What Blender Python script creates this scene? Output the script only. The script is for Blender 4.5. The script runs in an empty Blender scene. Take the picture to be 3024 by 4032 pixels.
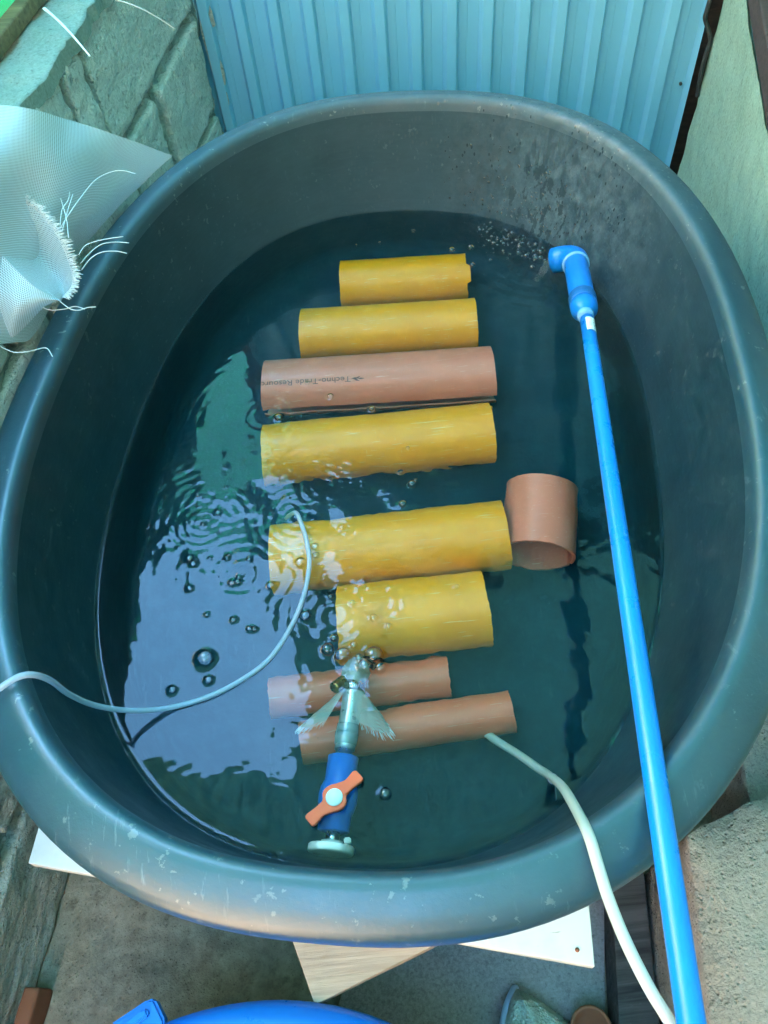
import bpy, bmesh, math, random
import numpy as np
from mathutils import Vector, Matrix, Euler, noise as mnoise
random.seed(4); rng = np.random.default_rng(4)
sc = bpy.context.scene
COL = sc.collection

# ------------------------------------------------------------------ camera, light, exposure
CZ = 0.97                                   # camera height; the tub rim is at z = 0.32
CAMR = np.array([[0.993697, -0.112102, 0.0], [-0.091153, -0.807997, 0.582093], [-0.065254, -0.578423, -0.813123]])
cam_d = bpy.data.cameras.new('camera'); cam = bpy.data.objects.new('camera', cam_d); COL.objects.link(cam)
X, D_, F_ = CAMR[:, 0], CAMR[:, 1], CAMR[:, 2]
cam.matrix_world = Matrix(((X[0], -D_[0], -F_[0], 0), (X[1], -D_[1], -F_[1], 0), (X[2], -D_[2], -F_[2], CZ), (0, 0, 0, 1)))
cam_d.sensor_fit = 'VERTICAL'; cam_d.sensor_height = 36.0; cam_d.lens = 3028.0 / 4032.0 * 36.0
cam_d.clip_start = 0.02; cam_d.clip_end = 500
sc.camera = cam

SUN_EL, SUN_AZ = 62.0, 40.0                 # azimuth clockwise from +Y: high beyond the sheet, so the corner lies in shade
world = bpy.data.worlds.new('World'); sc.world = world; world.use_nodes = True
wn = world.node_tree.nodes; wl = world.node_tree.links
sky = wn.new('ShaderNodeTexSky'); sky.sky_type = 'NISHITA'; sky.sun_disc = False
sky.sun_elevation = math.radians(SUN_EL); sky.sun_rotation = math.radians(SUN_AZ)
sky.air_density = 1.0; sky.dust_density = 0.2; sky.ozone_density = 3.0
tint = wn.new('ShaderNodeMix'); tint.data_type = 'RGBA'; tint.blend_type = 'MULTIPLY'; tint.inputs[0].default_value = 1.0; tint.inputs[7].default_value = (0.66, 1.0, 0.97, 1)   # the camera's cool balance
wl.new(sky.outputs[0], tint.inputs[6]); wl.new(tint.outputs[2], wn['Background'].inputs[0]); wn['Background'].inputs[1].default_value = 0.09
sun_d = bpy.data.lights.new('sun', 'SUN'); sun_d.energy = 4.5; sun_d.angle = math.radians(2); sun_d.color = (1.0, 0.85, 0.68)
sun = bpy.data.objects.new('sun', sun_d); COL.objects.link(sun)
az, el = math.radians(SUN_AZ), math.radians(SUN_EL)
sdir = Vector((math.sin(az) * math.cos(el), math.cos(az) * math.cos(el), math.sin(el)))
sun.rotation_euler = (-sdir).to_track_quat('-Z', 'Y').to_euler(); sun.location = sdir * 20
vs = sc.view_settings; vs.view_transform = 'Standard'; vs.look = 'None'; vs.gamma = 1.0; vs.use_curve_mapping = False
vs.exposure = 6.0
cy = sc.cycles; cy.use_denoising = True; cy.caustics_reflective = False; cy.caustics_refractive = True
cy.max_bounces = 7; cy.transmission_bounces = 6; cy.transparent_max_bounces = 10; cy.glossy_bounces = 3; cy.diffuse_bounces = 3
cy.sample_clamp_indirect = 6.0; cy.blur_glossy = 0.6

# ------------------------------------------------------------------ measures
RIM, WAT, FLOOR_IN, GROUND = 0.32, 0.13, 0.019, -0.29
TH = -0.176; CT, ST = math.cos(TH), math.sin(TH)     # the yard is turned ten degrees from the view
TUBC = (0.0261, 0.7192); TA, TB, TN = 0.4623, 0.648, 2.398
def room(u, v, z): return (u * CT - v * ST, u * ST + v * CT, z)
def tuv(x, y):
    dx, dy = x - TUBC[0], y - TUBC[1]; return dx * CT + dy * ST, -dx * ST + dy * CT
PX = 3024.0 / 1659.0
def sight(px, py):
    d = CAMR @ np.array([px * PX - 1512.0, py * PX - 2016.0, 3028.0]); return d / np.linalg.norm(d)
def at(px, py, z):                                   # world point at height z seen at that spot of the photograph
    r = sight(px, py); return Vector(r * ((z - CZ) / r[2])) + Vector((0, 0, CZ))
def atw(px, py, z):                                  # the same for a point under the water: the sight line bends at the surface
    if z >= WAT: return at(px, py, z)
    p = at(px, py, WAT); r = sight(px, py); n = 1 / 1.33; c1 = -r[2]; c2 = math.sqrt(1 - n * n * (1 - c1 * c1))
    r = n * r + np.array([0, 0, 1.0]) * (n * c1 - c2)
    return p + Vector(r * ((z - WAT) / r[2]))

# ------------------------------------------------------------------ helpers
def tag(o, label=None, cat=None, group=None, kind=None):
    if label: o['label'] = label
    if cat: o['category'] = cat
    if group: o['group'] = group
    if kind: o['kind'] = kind
    return o
def empty(name, loc, label, cat, group=None):
    o = bpy.data.objects.new(name, None); COL.objects.link(o); o.location = loc; o.empty_display_size = 0.05
    return tag(o, label, cat, group)
def link(name, me, mat=None, parent=None):
    o = bpy.data.objects.new(name, me); COL.objects.link(o)
    if mat is not None: me.materials.append(mat)
    if parent is not None:
        o.parent = parent
        p = parent; off = Vector((0, 0, 0))
        while p is not None: off += p.location; p = p.parent
        o.location = -off                            # shapes are written in world coordinates
    return o
def mesh(name, verts, faces, mat=None, parent=None, smooth=True):
    me = bpy.data.meshes.new(name); me.from_pydata([tuple(map(float, v)) for v in verts], [], [tuple(map(int, f)) for f in faces])
    me.validate(); me.update()
    bm = bmesh.new(); bm.from_mesh(me); bmesh.ops.recalc_face_normals(bm, faces=bm.faces); bm.to_mesh(me); bm.free()
    if smooth:
        for p in me.polygons: p.use_smooth = True
    return link(name, me, mat, parent)
def from_bm(name, bm, mat=None, parent=None, smooth=False):
    bmesh.ops.recalc_face_normals(bm, faces=bm.faces)
    me = bpy.data.meshes.new(name); bm.to_mesh(me); bm.free()
    if smooth:
        for p in me.polygons: p.use_smooth = True
    return link(name, me, mat, parent)
def spline(pts, n=8):                                # Catmull-Rom through the points
    P = [Vector(p) for p in pts]; P = [P[0] * 2 - P[1]] + P + [P[-1] * 2 - P[-2]]; out = []
    for i in range(1, len(P) - 2):
        a, b, c, d = P[i - 1:i + 3]
        for k in range(n):
            t = k / n
            out.append(0.5 * ((2 * b) + (c - a) * t + (2 * a - 5 * b + 4 * c - d) * t * t + (3 * b - a - 3 * c + d) * t ** 3))
    out.append(P[-2]); return out
def tube_geo(path, rad, n=14, cap=True):
    path = [Vector(p) for p in path]; V = []; Fc = []
    up = None
    for i, p in enumerate(path):
        t = (path[min(i + 1, len(path) - 1)] - path[max(i - 1, 0)]).normalized()
        if up is None: up = t.orthogonal().normalized()
        up = (up - t * up.dot(t)).normalized(); side = t.cross(up)
        r = rad(i / (len(path) - 1)) if callable(rad) else (rad[i] if isinstance(rad, (list, tuple)) else rad)
        for k in range(n):
            a = 2 * math.pi * k / n; V.append(p + (up * math.cos(a) + side * math.sin(a)) * r)
    for i in range(len(path) - 1):
        for k in range(n):
            Fc.append((i * n + k, i * n + (k + 1) % n, (i + 1) * n + (k + 1) % n, (i + 1) * n + k))
    if cap: Fc.append(tuple(range(n))[::-1]); Fc.append(tuple(range((len(path) - 1) * n, len(path) * n)))
    return V, Fc
def tube(name, path, rad, mat, parent=None, n=14, cap=True):
    V, Fc = tube_geo(path, rad, n, cap); return mesh(name, V, Fc, mat, parent)
def merge(parts):
    V, Fc = [], []
    for v, f in parts:
        o = len(V); V += list(v); Fc += [tuple(i + o for i in q) for q in f]
    return V, Fc
def lathe(name, prof, base, axis, mat, parent=None, n=40, closed=False):   # prof: (along axis, radius)
    ax = Vector(axis).normalized(); up = ax.orthogonal().normalized(); sd = ax.cross(up); V = []; Fc = []
    for (h, r) in prof:
        for k in range(n):
            a = 2 * math.pi * k / n; V.append(Vector(base) + ax * h + (up * math.cos(a) + sd * math.sin(a)) * r)
    m = len(prof)
    for i in range(m if closed else m - 1):
        for k in range(n):
            j = (i + 1) % m; Fc.append((i * n + k, i * n + (k + 1) % n, j * n + (k + 1) % n, j * n + k))
    if not closed:
        if prof[0][1] > 1e-6: Fc.append(tuple(range(n)))
        if prof[-1][1] > 1e-6: Fc.append(tuple(range((m - 1) * n, m * n)))
    return mesh(name, V, Fc, mat, parent)
def rough_box(name, corners8, mat, parent, cuts=(6, 6, 6), amp=0.003, freq=40, bev=0.004, seed=0.0, smooth=True):
    """box given by 8 corners (bottom ring, top ring), subdivided, with uneven worn faces"""
    bm = bmesh.new(); vs_ = [bm.verts.new(c) for c in corners8]
    for f in ((3, 2, 1, 0), (4, 5, 6, 7), (0, 1, 5, 4), (1, 2, 6, 5), (2, 3, 7, 6), (3, 0, 4, 7)): bm.faces.new([vs_[i] for i in f])
    bmesh.ops.bevel(bm, geom=list(bm.edges), offset=bev, segments=2, profile=0.6, affect='EDGES')
    bmesh.ops.subdivide_edges(bm, edges=[e for e in bm.edges if e.calc_length() > 0.02], cuts=max(cuts), use_grid_fill=True)
    bm.normal_update()
    mv = []
    for v in bm.verts:
        q = v.co * freq + Vector((seed * 7.1, seed * 3.3, seed))
        d = mnoise.fractal(q, 0.9, 2.0, 4) * amp + mnoise.noise(v.co * freq * 0.25 + Vector((seed, 0, 0))) * amp * 1.2
        mv.append(v.normal * d)
    for v, d in zip(bm.verts, mv): v.co += d
    return from_bm(name, bm, mat, parent, smooth)
def rbox(u0, u1, v0, v1, z0, z1):                     # corners of a box square to the yard
    r = [(u0, v0), (u1, v0), (u1, v1), (u0, v1)]
    return [room(u, v, z0) for u, v in r] + [room(u, v, z1) for u, v in r]

# ------------------------------------------------------------------ materials
class NT:
    def __init__(s, name):
        s.m = bpy.data.materials.new(name); s.m.use_nodes = True; s.t = s.m.node_tree; s.b = s.t.nodes['Principled BSDF']; s.o = s.t.nodes['Material Output']
        s.co = s.n('ShaderNodeTexCoord').outputs['Object']
    def n(s, k, **kw):
        o = s.t.nodes.new(k)
        for a, v in kw.items(): setattr(o, a, v)
        return o
    def l(s, a, b): s.t.links.new(a, b)
    def vec(s, scale=(1, 1, 1), rot=(0, 0, 0)):
        m = s.n('ShaderNodeMapping'); m.inputs['Scale'].default_value = scale; m.inputs['Rotation'].default_value = rot; s.l(s.co, m.inputs[0]); return m.outputs[0]
    def noise(s, scale, detail=6, rough=0.6, vec=None, dist=0.0):
        o = s.n('ShaderNodeTexNoise'); o.inputs['Scale'].default_value = scale; o.inputs['Detail'].default_value = detail; o.inputs['Roughness'].default_value = rough; o.inputs['Distortion'].default_value = dist
        s.l(vec or s.co, o.inputs['Vector']); return o.outputs['Fac']
    def voro(s, scale, vec=None, feature='F1', rand=1.0):
        o = s.n('ShaderNodeTexVoronoi', feature=feature); o.inputs['Scale'].default_value = scale; o.inputs['Randomness'].default_value = rand
        s.l(vec or s.co, o.inputs['Vector']); return o.outputs['Distance']
    def ramp(s, f, lo, hi, a=0.0, b=1.0):
        o = s.n('ShaderNodeMapRange'); o.inputs[1].default_value = lo; o.inputs[2].default_value = hi; o.inputs[3].default_value = a; o.inputs[4].default_value = b
        s.l(f, o.inputs[0]); return o.outputs[0]
    def math(s, op, a, b=None):
        o = s.n('ShaderNodeMath', operation=op)
        for i, v in enumerate((a, b)):
            if v is None: continue
            if isinstance(v, (int, float)): o.inputs[i].default_value = v
            else: s.l(v, o.inputs[i])
        return o.outputs[0]
    def mix(s, f, a, b):
        o = s.n('ShaderNodeMix', data_type='RGBA')
        if isinstance(f, (int, float)): o.inputs[0].default_value = f
        else: s.l(f, o.inputs[0])
        for i, v in ((6, a), (7, b)):
            if isinstance(v, tuple): o.inputs[i].default_value = (*v, 1)
            else: s.l(v, o.inputs[i])
        return o.outputs[2]
    def near(s, p, r0, r1):                            # 1 inside r0 of a world point, 0 beyond r1
        d = s.n('ShaderNodeVectorMath', operation='DISTANCE'); s.l(s.co, d.inputs[0]); d.inputs[1].default_value = p
        return s.ramp(d.outputs['Value'], r0, r1, 1.0, 0.0)
    def bump(s, h, strength=0.3, dist=0.002):
        o = s.n('ShaderNodeBump'); o.inputs['Strength'].default_value = strength; o.inputs['Distance'].default_value = dist
        s.l(h, o.inputs['Height']); s.l(o.outputs[0], s.b.inputs['Normal'])
    def set(s, col=None, rough=None, spec=None, metal=None):
        for k, v in (('Base Color', col), ('Roughness', rough), ('Specular IOR Level', spec), ('Metallic', metal)):
            if v is None: continue
            if isinstance(v, (int, float)): s.b.inputs[k].default_value = v
            elif isinstance(v, tuple): s.b.inputs[k].default_value = (*v, 1)
            else: s.l(v, s.b.inputs[k])
        return s.m

def plain(name, c1, c2=None, rough=0.5, scale=12, bump=0.15, bscale=60, bdist=0.001, spec=0.5, metal=0.0):
    t = NT(name); f = t.ramp(t.noise(scale), 0.3, 0.7)
    c = t.mix(f, c1, c2 or tuple(x * 0.8 for x in c1)); t.bump(t.noise(bscale, 8), bump, bdist)
    return t.set(c, t.ramp(t.noise(scale * 2.3), 0.2, 0.8, max(rough - 0.1, 0.02), min(rough + 0.12, 1)), spec, metal)

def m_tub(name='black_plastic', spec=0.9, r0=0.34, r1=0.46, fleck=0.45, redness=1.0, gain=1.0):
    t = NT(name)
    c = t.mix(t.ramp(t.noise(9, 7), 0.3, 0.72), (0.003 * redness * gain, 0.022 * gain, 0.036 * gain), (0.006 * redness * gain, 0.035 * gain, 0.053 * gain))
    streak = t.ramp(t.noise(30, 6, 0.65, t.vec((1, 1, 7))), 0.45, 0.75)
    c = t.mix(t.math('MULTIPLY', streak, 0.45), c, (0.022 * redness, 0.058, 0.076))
    haze_f = t.math('MULTIPLY', t.ramp(t.noise(38, 8, 0.75), 0.42, 0.66), t.near(tuple(at(1225, 430, 0.21)), 0.03, 0.27))
    c = t.mix(t.math('MULTIPLY', haze_f, 0.8), c, (0.13, 0.19, 0.22))                 # dried limescale by the outlet
    flk = t.math('MULTIPLY', t.ramp(t.noise(80, 4, 0.65), 0.635, 0.66), t.math('MULTIPLY', t.near((-0.1, 1.2, 0.32), 0.3, 1.6), t.ramp(t.noise(11, 3), 0.42, 0.54)))
    c = t.mix(t.math('MULTIPLY', flk, fleck), c, (0.42, 0.45, 0.42))                      # specks of dried paint
    scr = t.math('MULTIPLY', t.ramp(t.noise(30, 5, 0.65, t.vec((5, 0.8, 2), (0, 0, 0.35))), 0.60, 0.68), t.ramp(t.noise(9, 3), 0.45, 0.60))
    c = t.mix(t.math('MULTIPLY', scr, 0.55 * min(1.0, fleck + 0.1)), c, (0.20, 0.26, 0.29))
    wet = t.math('MULTIPLY', t.ramp(t.noise(75, 4, 0.6, t.vec((1, 1, 0.5))), 0.52, 0.55), t.near(tuple(at(1150, 440, 0.19)), 0.02, 0.20))
    drp = t.math('MULTIPLY', t.ramp(t.voro(115, t.vec((1, 1, 0.55))), 0.26, 0.18), t.math('MULTIPLY', t.near(tuple(at(1150, 420, 0.20)), 0.10, 0.42), t.ramp(t.noise(11, 3), 0.40, 0.50)))
    wet = t.math('MAXIMUM', wet, drp)
    c = t.mix(t.math('MULTIPLY', wet, 0.85), c, (0.014, 0.020, 0.024))
    r = t.ramp(t.noise(20, 6), 0.3, 0.7, r0, r1)
    dust = t.math('MULTIPLY', t.near((0.15, 1.33, 0.32), 0.25, 0.75), t.ramp(t.noise(12, 6), 0.25, 0.6, 0.5, 1.0))
    c = t.mix(t.math('MULTIPLY', dust, 0.5), c, (0.055, 0.092, 0.112)); r = t.math('ADD', r, t.math('MULTIPLY', dust, 0.3))   # dry dusty far side
    r2 = t.n('ShaderNodeMix', data_type='FLOAT'); t.l(wet, r2.inputs[0]); t.l(r, r2.inputs[2]); r2.inputs[3].default_value = 0.12
    t.bump(t.math('ADD', t.math('ADD', t.noise(170, 6), t.math('MULTIPLY', scr, 0.5)), t.math('MULTIPLY', wet, 0.6)), 0.14, 0.002)
    return t.set(c, r2.outputs[0], spec)

def m_pvc(name, a, b, scr=(0.9, 0.8, 0.45)):
    t = NT(name)
    c = t.mix(t.ramp(t.noise(16, 6), 0.35, 0.7), a, b)
    c = t.mix(t.math('MULTIPLY', t.ramp(t.noise(40, 5, 0.7), 0.55, 0.8), 0.5), c, tuple(min(1, x * 1.15 + 0.02) for x in a))
    s1 = t.ramp(t.noise(24, 4, 0.55, t.vec((0.9, 22, 22), (0, 0, 0.05))), 0.645, 0.68)
    s2 = t.math('MULTIPLY', t.ramp(t.noise(30, 3, 0.5, t.vec((30, 2.2, 2.2))), 0.71, 0.73), t.ramp(t.noise(9, 2), 0.5, 0.6))
    c = t.mix(t.math('MULTIPLY', t.math('MAXIMUM', s1, s2), 0.55), c, scr)
    c = t.mix(t.math('MULTIPLY', t.ramp(t.noise(70, 4), 0.7, 0.76), 0.5), c, tuple(x * 0.55 for x in a))
    t.bump(t.noise(120, 6), 0.05, 0.001)
    return t.set(c, t.ramp(t.noise(50), 0.3, 0.7, 0.3, 0.5), 0.45)

def m_concrete(name, a, b, d=(0.12, 0.12, 0.11), scale=14, bump=0.9, bscale=110, bdist=0.004, rough=0.92, speck=230):
    t = NT(name)
    c = t.mix(t.ramp(t.noise(scale, 7), 0.3, 0.7), a, b)
    c = t.mix(t.math('MULTIPLY', t.ramp(t.noise(scale * 0.4, 5), 0.52, 0.72), 0.5), c, d)
    pits = t.ramp(t.voro(bscale * 1.6), 0.05, 0.3)
    c = t.mix(t.math('MULTIPLY', t.ramp(t.noise(bscale, 4), 0.60, 0.72), 0.55), c, tuple(x * 0.45 for x in a))
    c = t.mix(t.math('MULTIPLY', t.ramp(t.noise(speck, 3, 0.7), 0.35, 0.75), 0.55), c, tuple(min(1.0, x * 1.6) for x in a))
    c = t.mix(t.math('MULTIPLY', t.ramp(t.noise(speck * 0.7, 4, 0.7, t.vec((1, 1, 0.45))), 0.56, 0.70), 0.7), c, tuple(x * 0.35 for x in a))
    h = t.math('ADD', t.noise(bscale, 9, 0.7), t.math('MULTIPLY', pits, 0.35))
    t.bump(h, bump, bdist)
    return t.set(c, rough, 0.25)

def m_wood(name, a, b, rot=0.0, rough=0.7, bump=0.3, scale=1.0, flecks=None):
    t = NT(name); v = t.vec((3 * scale, 60 * scale, 60 * scale), (0, 0, rot))
    c = t.mix(t.ramp(t.noise(1.6, 8, 0.65, v, 0.6), 0.36, 0.66), a, tuple(x * 0.92 for x in b))
    c = t.mix(t.math('MULTIPLY', t.ramp(t.noise(9 * scale, 6), 0.5, 0.75), 0.5), c, tuple(x * 0.6 for x in a))
    if flecks: c = t.mix(t.math('MULTIPLY', t.ramp(t.noise(60, 4, 0.6, t.vec((1, 6, 6), (0, 0, rot))), 0.66, 0.7), t.ramp(t.noise(8, 3), 0.5, 0.6)), c, flecks)
    t.bump(t.noise(2.0, 8, 0.7, v), bump, 0.002)
    return t.set(c, rough, 0.35)

def m_water():
    t = NT('water'); g = t.n('ShaderNodeBsdfGlass'); g.inputs['IOR'].default_value = 1.33; g.inputs['Roughness'].default_value = 0.0
    g.inputs['Color'].default_value = (0.97, 1.0, 1.0, 1)
    t.l(g.outputs[0], t.o.inputs['Surface'])
    va = t.n('ShaderNodeVolumeAbsorption'); va.inputs['Color'].default_value = (0.05, 0.80, 0.74, 1); va.inputs['Density'].default_value = 1.6
    t.l(va.outputs[0], t.o.inputs['Volume']); t.t.nodes.remove(t.b); return t.m
def m_film():                                          # thin clear skin of a bubble or a drop
    t = NT('bubble_film'); gl = t.n('ShaderNodeBsdfGlossy'); gl.inputs['Roughness'].default_value = 0.02
    tr = t.n('ShaderNodeBsdfTransparent'); tr.inputs[0].default_value = (0.95, 0.98, 0.98, 1)
    fr = t.n('ShaderNodeFresnel'); fr.inputs['IOR'].default_value = 1.42
    mx = t.n('ShaderNodeMixShader'); t.l(t.math('ADD', fr.outputs[0], 0.05), mx.inputs[0]); t.l(tr.outputs[0], mx.inputs[1]); t.l(gl.outputs[0], mx.inputs[2])
    t.l(mx.outputs[0], t.o.inputs['Surface']); t.t.nodes.remove(t.b); return t.m
def m_clear(name, col, alpha, rough=0.15):             # cloudy translucent vinyl
    t = NT(name); tr = t.n('ShaderNodeBsdfTransparent'); tr.inputs[0].default_value = (*[0.5 + 0.5 * x for x in col], 1)
    t.set(col, rough, 0.6); tl = t.n('ShaderNodeBsdfTranslucent'); tl.inputs[0].default_value = (*col, 1)
    m1 = t.n('ShaderNodeMixShader'); m1.inputs[0].default_value = 0.4; t.l(t.b.outputs[0], m1.inputs[1]); t.l(tl.outputs[0], m1.inputs[2])
    m2 = t.n('ShaderNodeMixShader'); m2.inputs[0].default_value = alpha; t.l(tr.outputs[0], m2.inputs[1]); t.l(m1.outputs[0], m2.inputs[2])
    t.l(m2.outputs[0], t.o.inputs['Surface']); return t.m
def m_net(name, col, cell=0.0016, fill=0.62, rot=0.0, weave=0.5):
    t = NT(name); uvn = t.n('ShaderNodeUVMap'); t.co = uvn.outputs[0]
    k = 1.0 / cell
    def thread(ax):
        s_ = t.n('ShaderNodeSeparateXYZ'); t.l(t.vec((k, k, k), (0, 0, rot)), s_.inputs[0])
        f = t.math('FRACT', s_.outputs[ax]); d = t.math('ABSOLUTE', t.math('SUBTRACT', f, 0.5)); return t.ramp(d, 0.5 - weave * 0.5, 0.5 - weave * 0.5 + 0.12)
    th = t.math('MAXIMUM', thread('X'), thread('Y')) if False else t.math('MAXIMUM', thread(0), thread(1))
    t.set(col, 0.55, 0.3); tl = t.n('ShaderNodeBsdfTranslucent'); tl.inputs[0].default_value = (*col, 1)
    m1 = t.n('ShaderNodeMixShader'); m1.inputs[0].default_value = 0.35; t.l(t.b.outputs[0], m1.inputs[1]); t.l(tl.outputs[0], m1.inputs[2])
    tr = t.n('ShaderNodeBsdfTransparent'); m2 = t.n('ShaderNodeMixShader')
    t.l(t.ramp(th, 0, 1, fill * 0.35, 0.95), m2.inputs[0]); t.l(tr.outputs[0], m2.inputs[1]); t.l(m1.outputs[0], m2.inputs[2])
    t.l(m2.outputs[0], t.o.inputs['Surface']); return t.m

MT = dict(
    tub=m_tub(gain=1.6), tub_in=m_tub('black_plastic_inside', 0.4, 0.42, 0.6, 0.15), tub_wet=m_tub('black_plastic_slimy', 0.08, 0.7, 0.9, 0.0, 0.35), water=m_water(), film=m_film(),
    yellow=m_pvc('yellow_pvc', (0.90, 0.345, 0.008), (0.81, 0.292, 0.006)),
    pink=m_pvc('salmon_pvc', (0.70, 0.215, 0.135), (0.62, 0.18, 0.11), (0.78, 0.46, 0.36)),
    orange=m_pvc('orange_pvc', (0.80, 0.165, 0.075), (0.72, 0.135, 0.06), (0.82, 0.45, 0.32)),
    ink=plain('faded_ink', (0.13, 0.07, 0.06), None, 0.7),
    blue=plain('blue_pvc', (0.002, 0.22, 0.74), (0.002, 0.18, 0.64), 0.3, 9, 0.04, 90),
    blue2=plain('blue_fitting', (0.002, 0.20, 0.70), (0.002, 0.16, 0.60), 0.36, 25, 0.06, 140),
    blue_dark=plain('smeared_blue_pvc', (0.008, 0.09, 0.28), (0.006, 0.13, 0.40), 0.5, 30, 0.15, 90),
    cement_glue=plain('pale_pipe_cement', (0.20, 0.44, 0.66), (0.08, 0.30, 0.62), 0.5, 60, 0.3, 90),
    sticker=plain('white_sticker', (0.78, 0.80, 0.80), (0.7, 0.73, 0.74), 0.45, 20, 0.02),
    black=plain('black_print', (0.03, 0.03, 0.03)),
    valve=plain('royal_blue_plastic', (0.002, 0.165, 0.64), (0.002, 0.13, 0.56), 0.35, 20, 0.05, 90),
    handle=plain('orange_plastic', (0.90, 0.105, 0.010), (0.84, 0.09, 0.008), 0.4, 22, 0.05, 100),
    white=plain('white_plastic', (0.74, 0.76, 0.72), (0.62, 0.66, 0.60), 0.5, 30, 0.1, 90),
    steel=plain('brushed_steel', (0.62, 0.63, 0.63), (0.45, 0.46, 0.47), 0.28, 60, 0.1, 120, metal=1.0),
    brass=plain('brass', (0.42, 0.27, 0.09), (0.25, 0.15, 0.05), 0.3, 60, 0.1, 120, metal=1.0),
    alu=plain('pale_metal_hose', (0.50, 0.56, 0.58), (0.38, 0.45, 0.48), 0.3, 40, 0.06, 80, metal=0.55),
    vinyl=m_clear('clear_vinyl', (0.62, 0.70, 0.82), 0.62), vinyl2=m_clear('milky_vinyl', (0.74, 0.78, 0.72), 0.86, 0.3),
    tape=m_clear('clear_tape', (0.6, 0.75, 0.78), 0.35, 0.2),
    net=m_net('white_mesh_cloth', (0.72, 0.82, 0.90), 0.0022, 0.9, 0.0, 0.5), netf=m_net('white_mesh_fold', (0.76, 0.86, 0.93), 0.003, 0.55, 0.5, 0.42),
    sock=m_net('grey_mesh_sock', (0.56, 0.60, 0.55), 0.0016, 0.75, 0.3, 0.55),
    thread=plain('white_thread', (0.80, 0.83, 0.84), None, 0.5),
    block=m_concrete('block_concrete', (0.66, 0.67, 0.60), (0.58, 0.59, 0.53), (0.44, 0.45, 0.41), 16, 1.0, 75, 0.012),
    mortar=m_concrete('mortar', (0.42, 0.46, 0.43), (0.30, 0.34, 0.33), bump=1.0, bscale=50, bdist=0.014),
    cap=m_concrete('smooth_cement', (0.23, 0.28, 0.25), (0.18, 0.23, 0.20), (0.12, 0.15, 0.13), 10, 0.3, 60, 0.003),
    plaster=m_concrete('plaster', (0.27, 0.42, 0.34), (0.22, 0.36, 0.29), (0.13, 0.20, 0.16), 9, 0.35, 90, 0.003),
    rough=m_concrete('rough_cement', (0.52, 0.46, 0.41), (0.46, 0.42, 0.38), (0.44, 0.43, 0.41), 7, 1.0, 85, 0.012),
    floor=m_concrete('floor_cement', (0.40, 0.32, 0.24), (0.25, 0.195, 0.145), (0.09, 0.075, 0.065), 6, 0.9, 90, 0.006, 0.75, 45),
    sheet=plain('blue_painted_steel', (0.19, 0.49, 0.68), (0.17, 0.46, 0.66), 0.38, 5, 0.03, 40),
    whiteboard=m_wood('white_painted_board', (0.82, 0.82, 0.81), (0.88, 0.88, 0.87), -0.18, 0.45, 0.1, 1.0, (0.5, 0.5, 0.48)),
    rawwood=m_wood('bare_wood', (0.60, 0.45, 0.35), (0.46, 0.33, 0.25), 0.5, 0.75, 0.5, 2.0),
    beam=m_wood('old_wood_beam', (0.24, 0.17, 0.085), (0.11, 0.075, 0.04), 1.39, 0.7, 0.3),
    darkwood=m_wood('weathered_dark_plank', (0.10, 0.095, 0.095), (0.028, 0.027, 0.03), 1.39, 0.75, 0.5, 1.0, (0.25, 0.25, 0.25)),
    rail=m_wood('brown_rail', (0.085, 0.060, 0.055), (0.045, 0.035, 0.035), 1.39, 0.6, 0.3),
    greyboard=m_concrete('grey_board', (0.36, 0.30, 0.30), (0.24, 0.20, 0.21), (0.09, 0.078, 0.08), 7, 0.2, 160, 0.002, 0.55),
    basin=plain('bright_blue_basin', (0.003, 0.20, 0.76), (0.003, 0.17, 0.70), 0.3, 6, 0.02),
    scrap=m_concrete('crusted_grey_green', (0.60, 0.66, 0.57), (0.46, 0.52, 0.45), (0.3, 0.34, 0.3), 20, 1.0, 130, 0.005),
    palerim=plain('pale_blue_rim', (0.45, 0.52, 0.68), (0.38, 0.45, 0.62), 0.5),
    terracotta=plain('terracotta', (0.40, 0.13, 0.07), (0.32, 0.10, 0.05), 0.8),
    cable=plain('black_cable', (0.022, 0.026, 0.028), (0.05, 0.055, 0.055), 0.4, 60, 0.5, 90, 0.002),
    nail=plain('dark_nail', (0.05, 0.05, 0.05), None, 0.4, metal=0.8),
    greennet=m_net('green_net', (0.01, 0.42, 0.19), 0.004, 1.0, 0.7, 0.85),
    roof=None, fill_wall=plain('fill_wall_paint', (0.34, 0.27, 0.21), (0.30, 0.24, 0.18), 0.8), cream=plain('cream_bounce_paint', (0.56, 0.44, 0.32), (0.50, 0.39, 0.28), 0.8), grime=plain('algae_grime', (0.05, 0.06, 0.035), None, 0.8))  # both wall paints here coat added walls that bounce sunlight
def m_roof():
    t = NT('green_shade_roof'); t.set((0.02, 0.14, 0.15), 0.6, 0.2); tl = t.n('ShaderNodeBsdfTranslucent'); tl.inputs[0].default_value = (0.10, 0.38, 0.38, 1)
    m1 = t.n('ShaderNodeMixShader'); m1.inputs[0].default_value = 0.08; t.l(t.b.outputs[0], m1.inputs[1]); t.l(tl.outputs[0], m1.inputs[2]); t.l(m1.outputs[0], t.o.inputs['Surface']); return t.m
MT['roof'] = m_roof()

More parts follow.
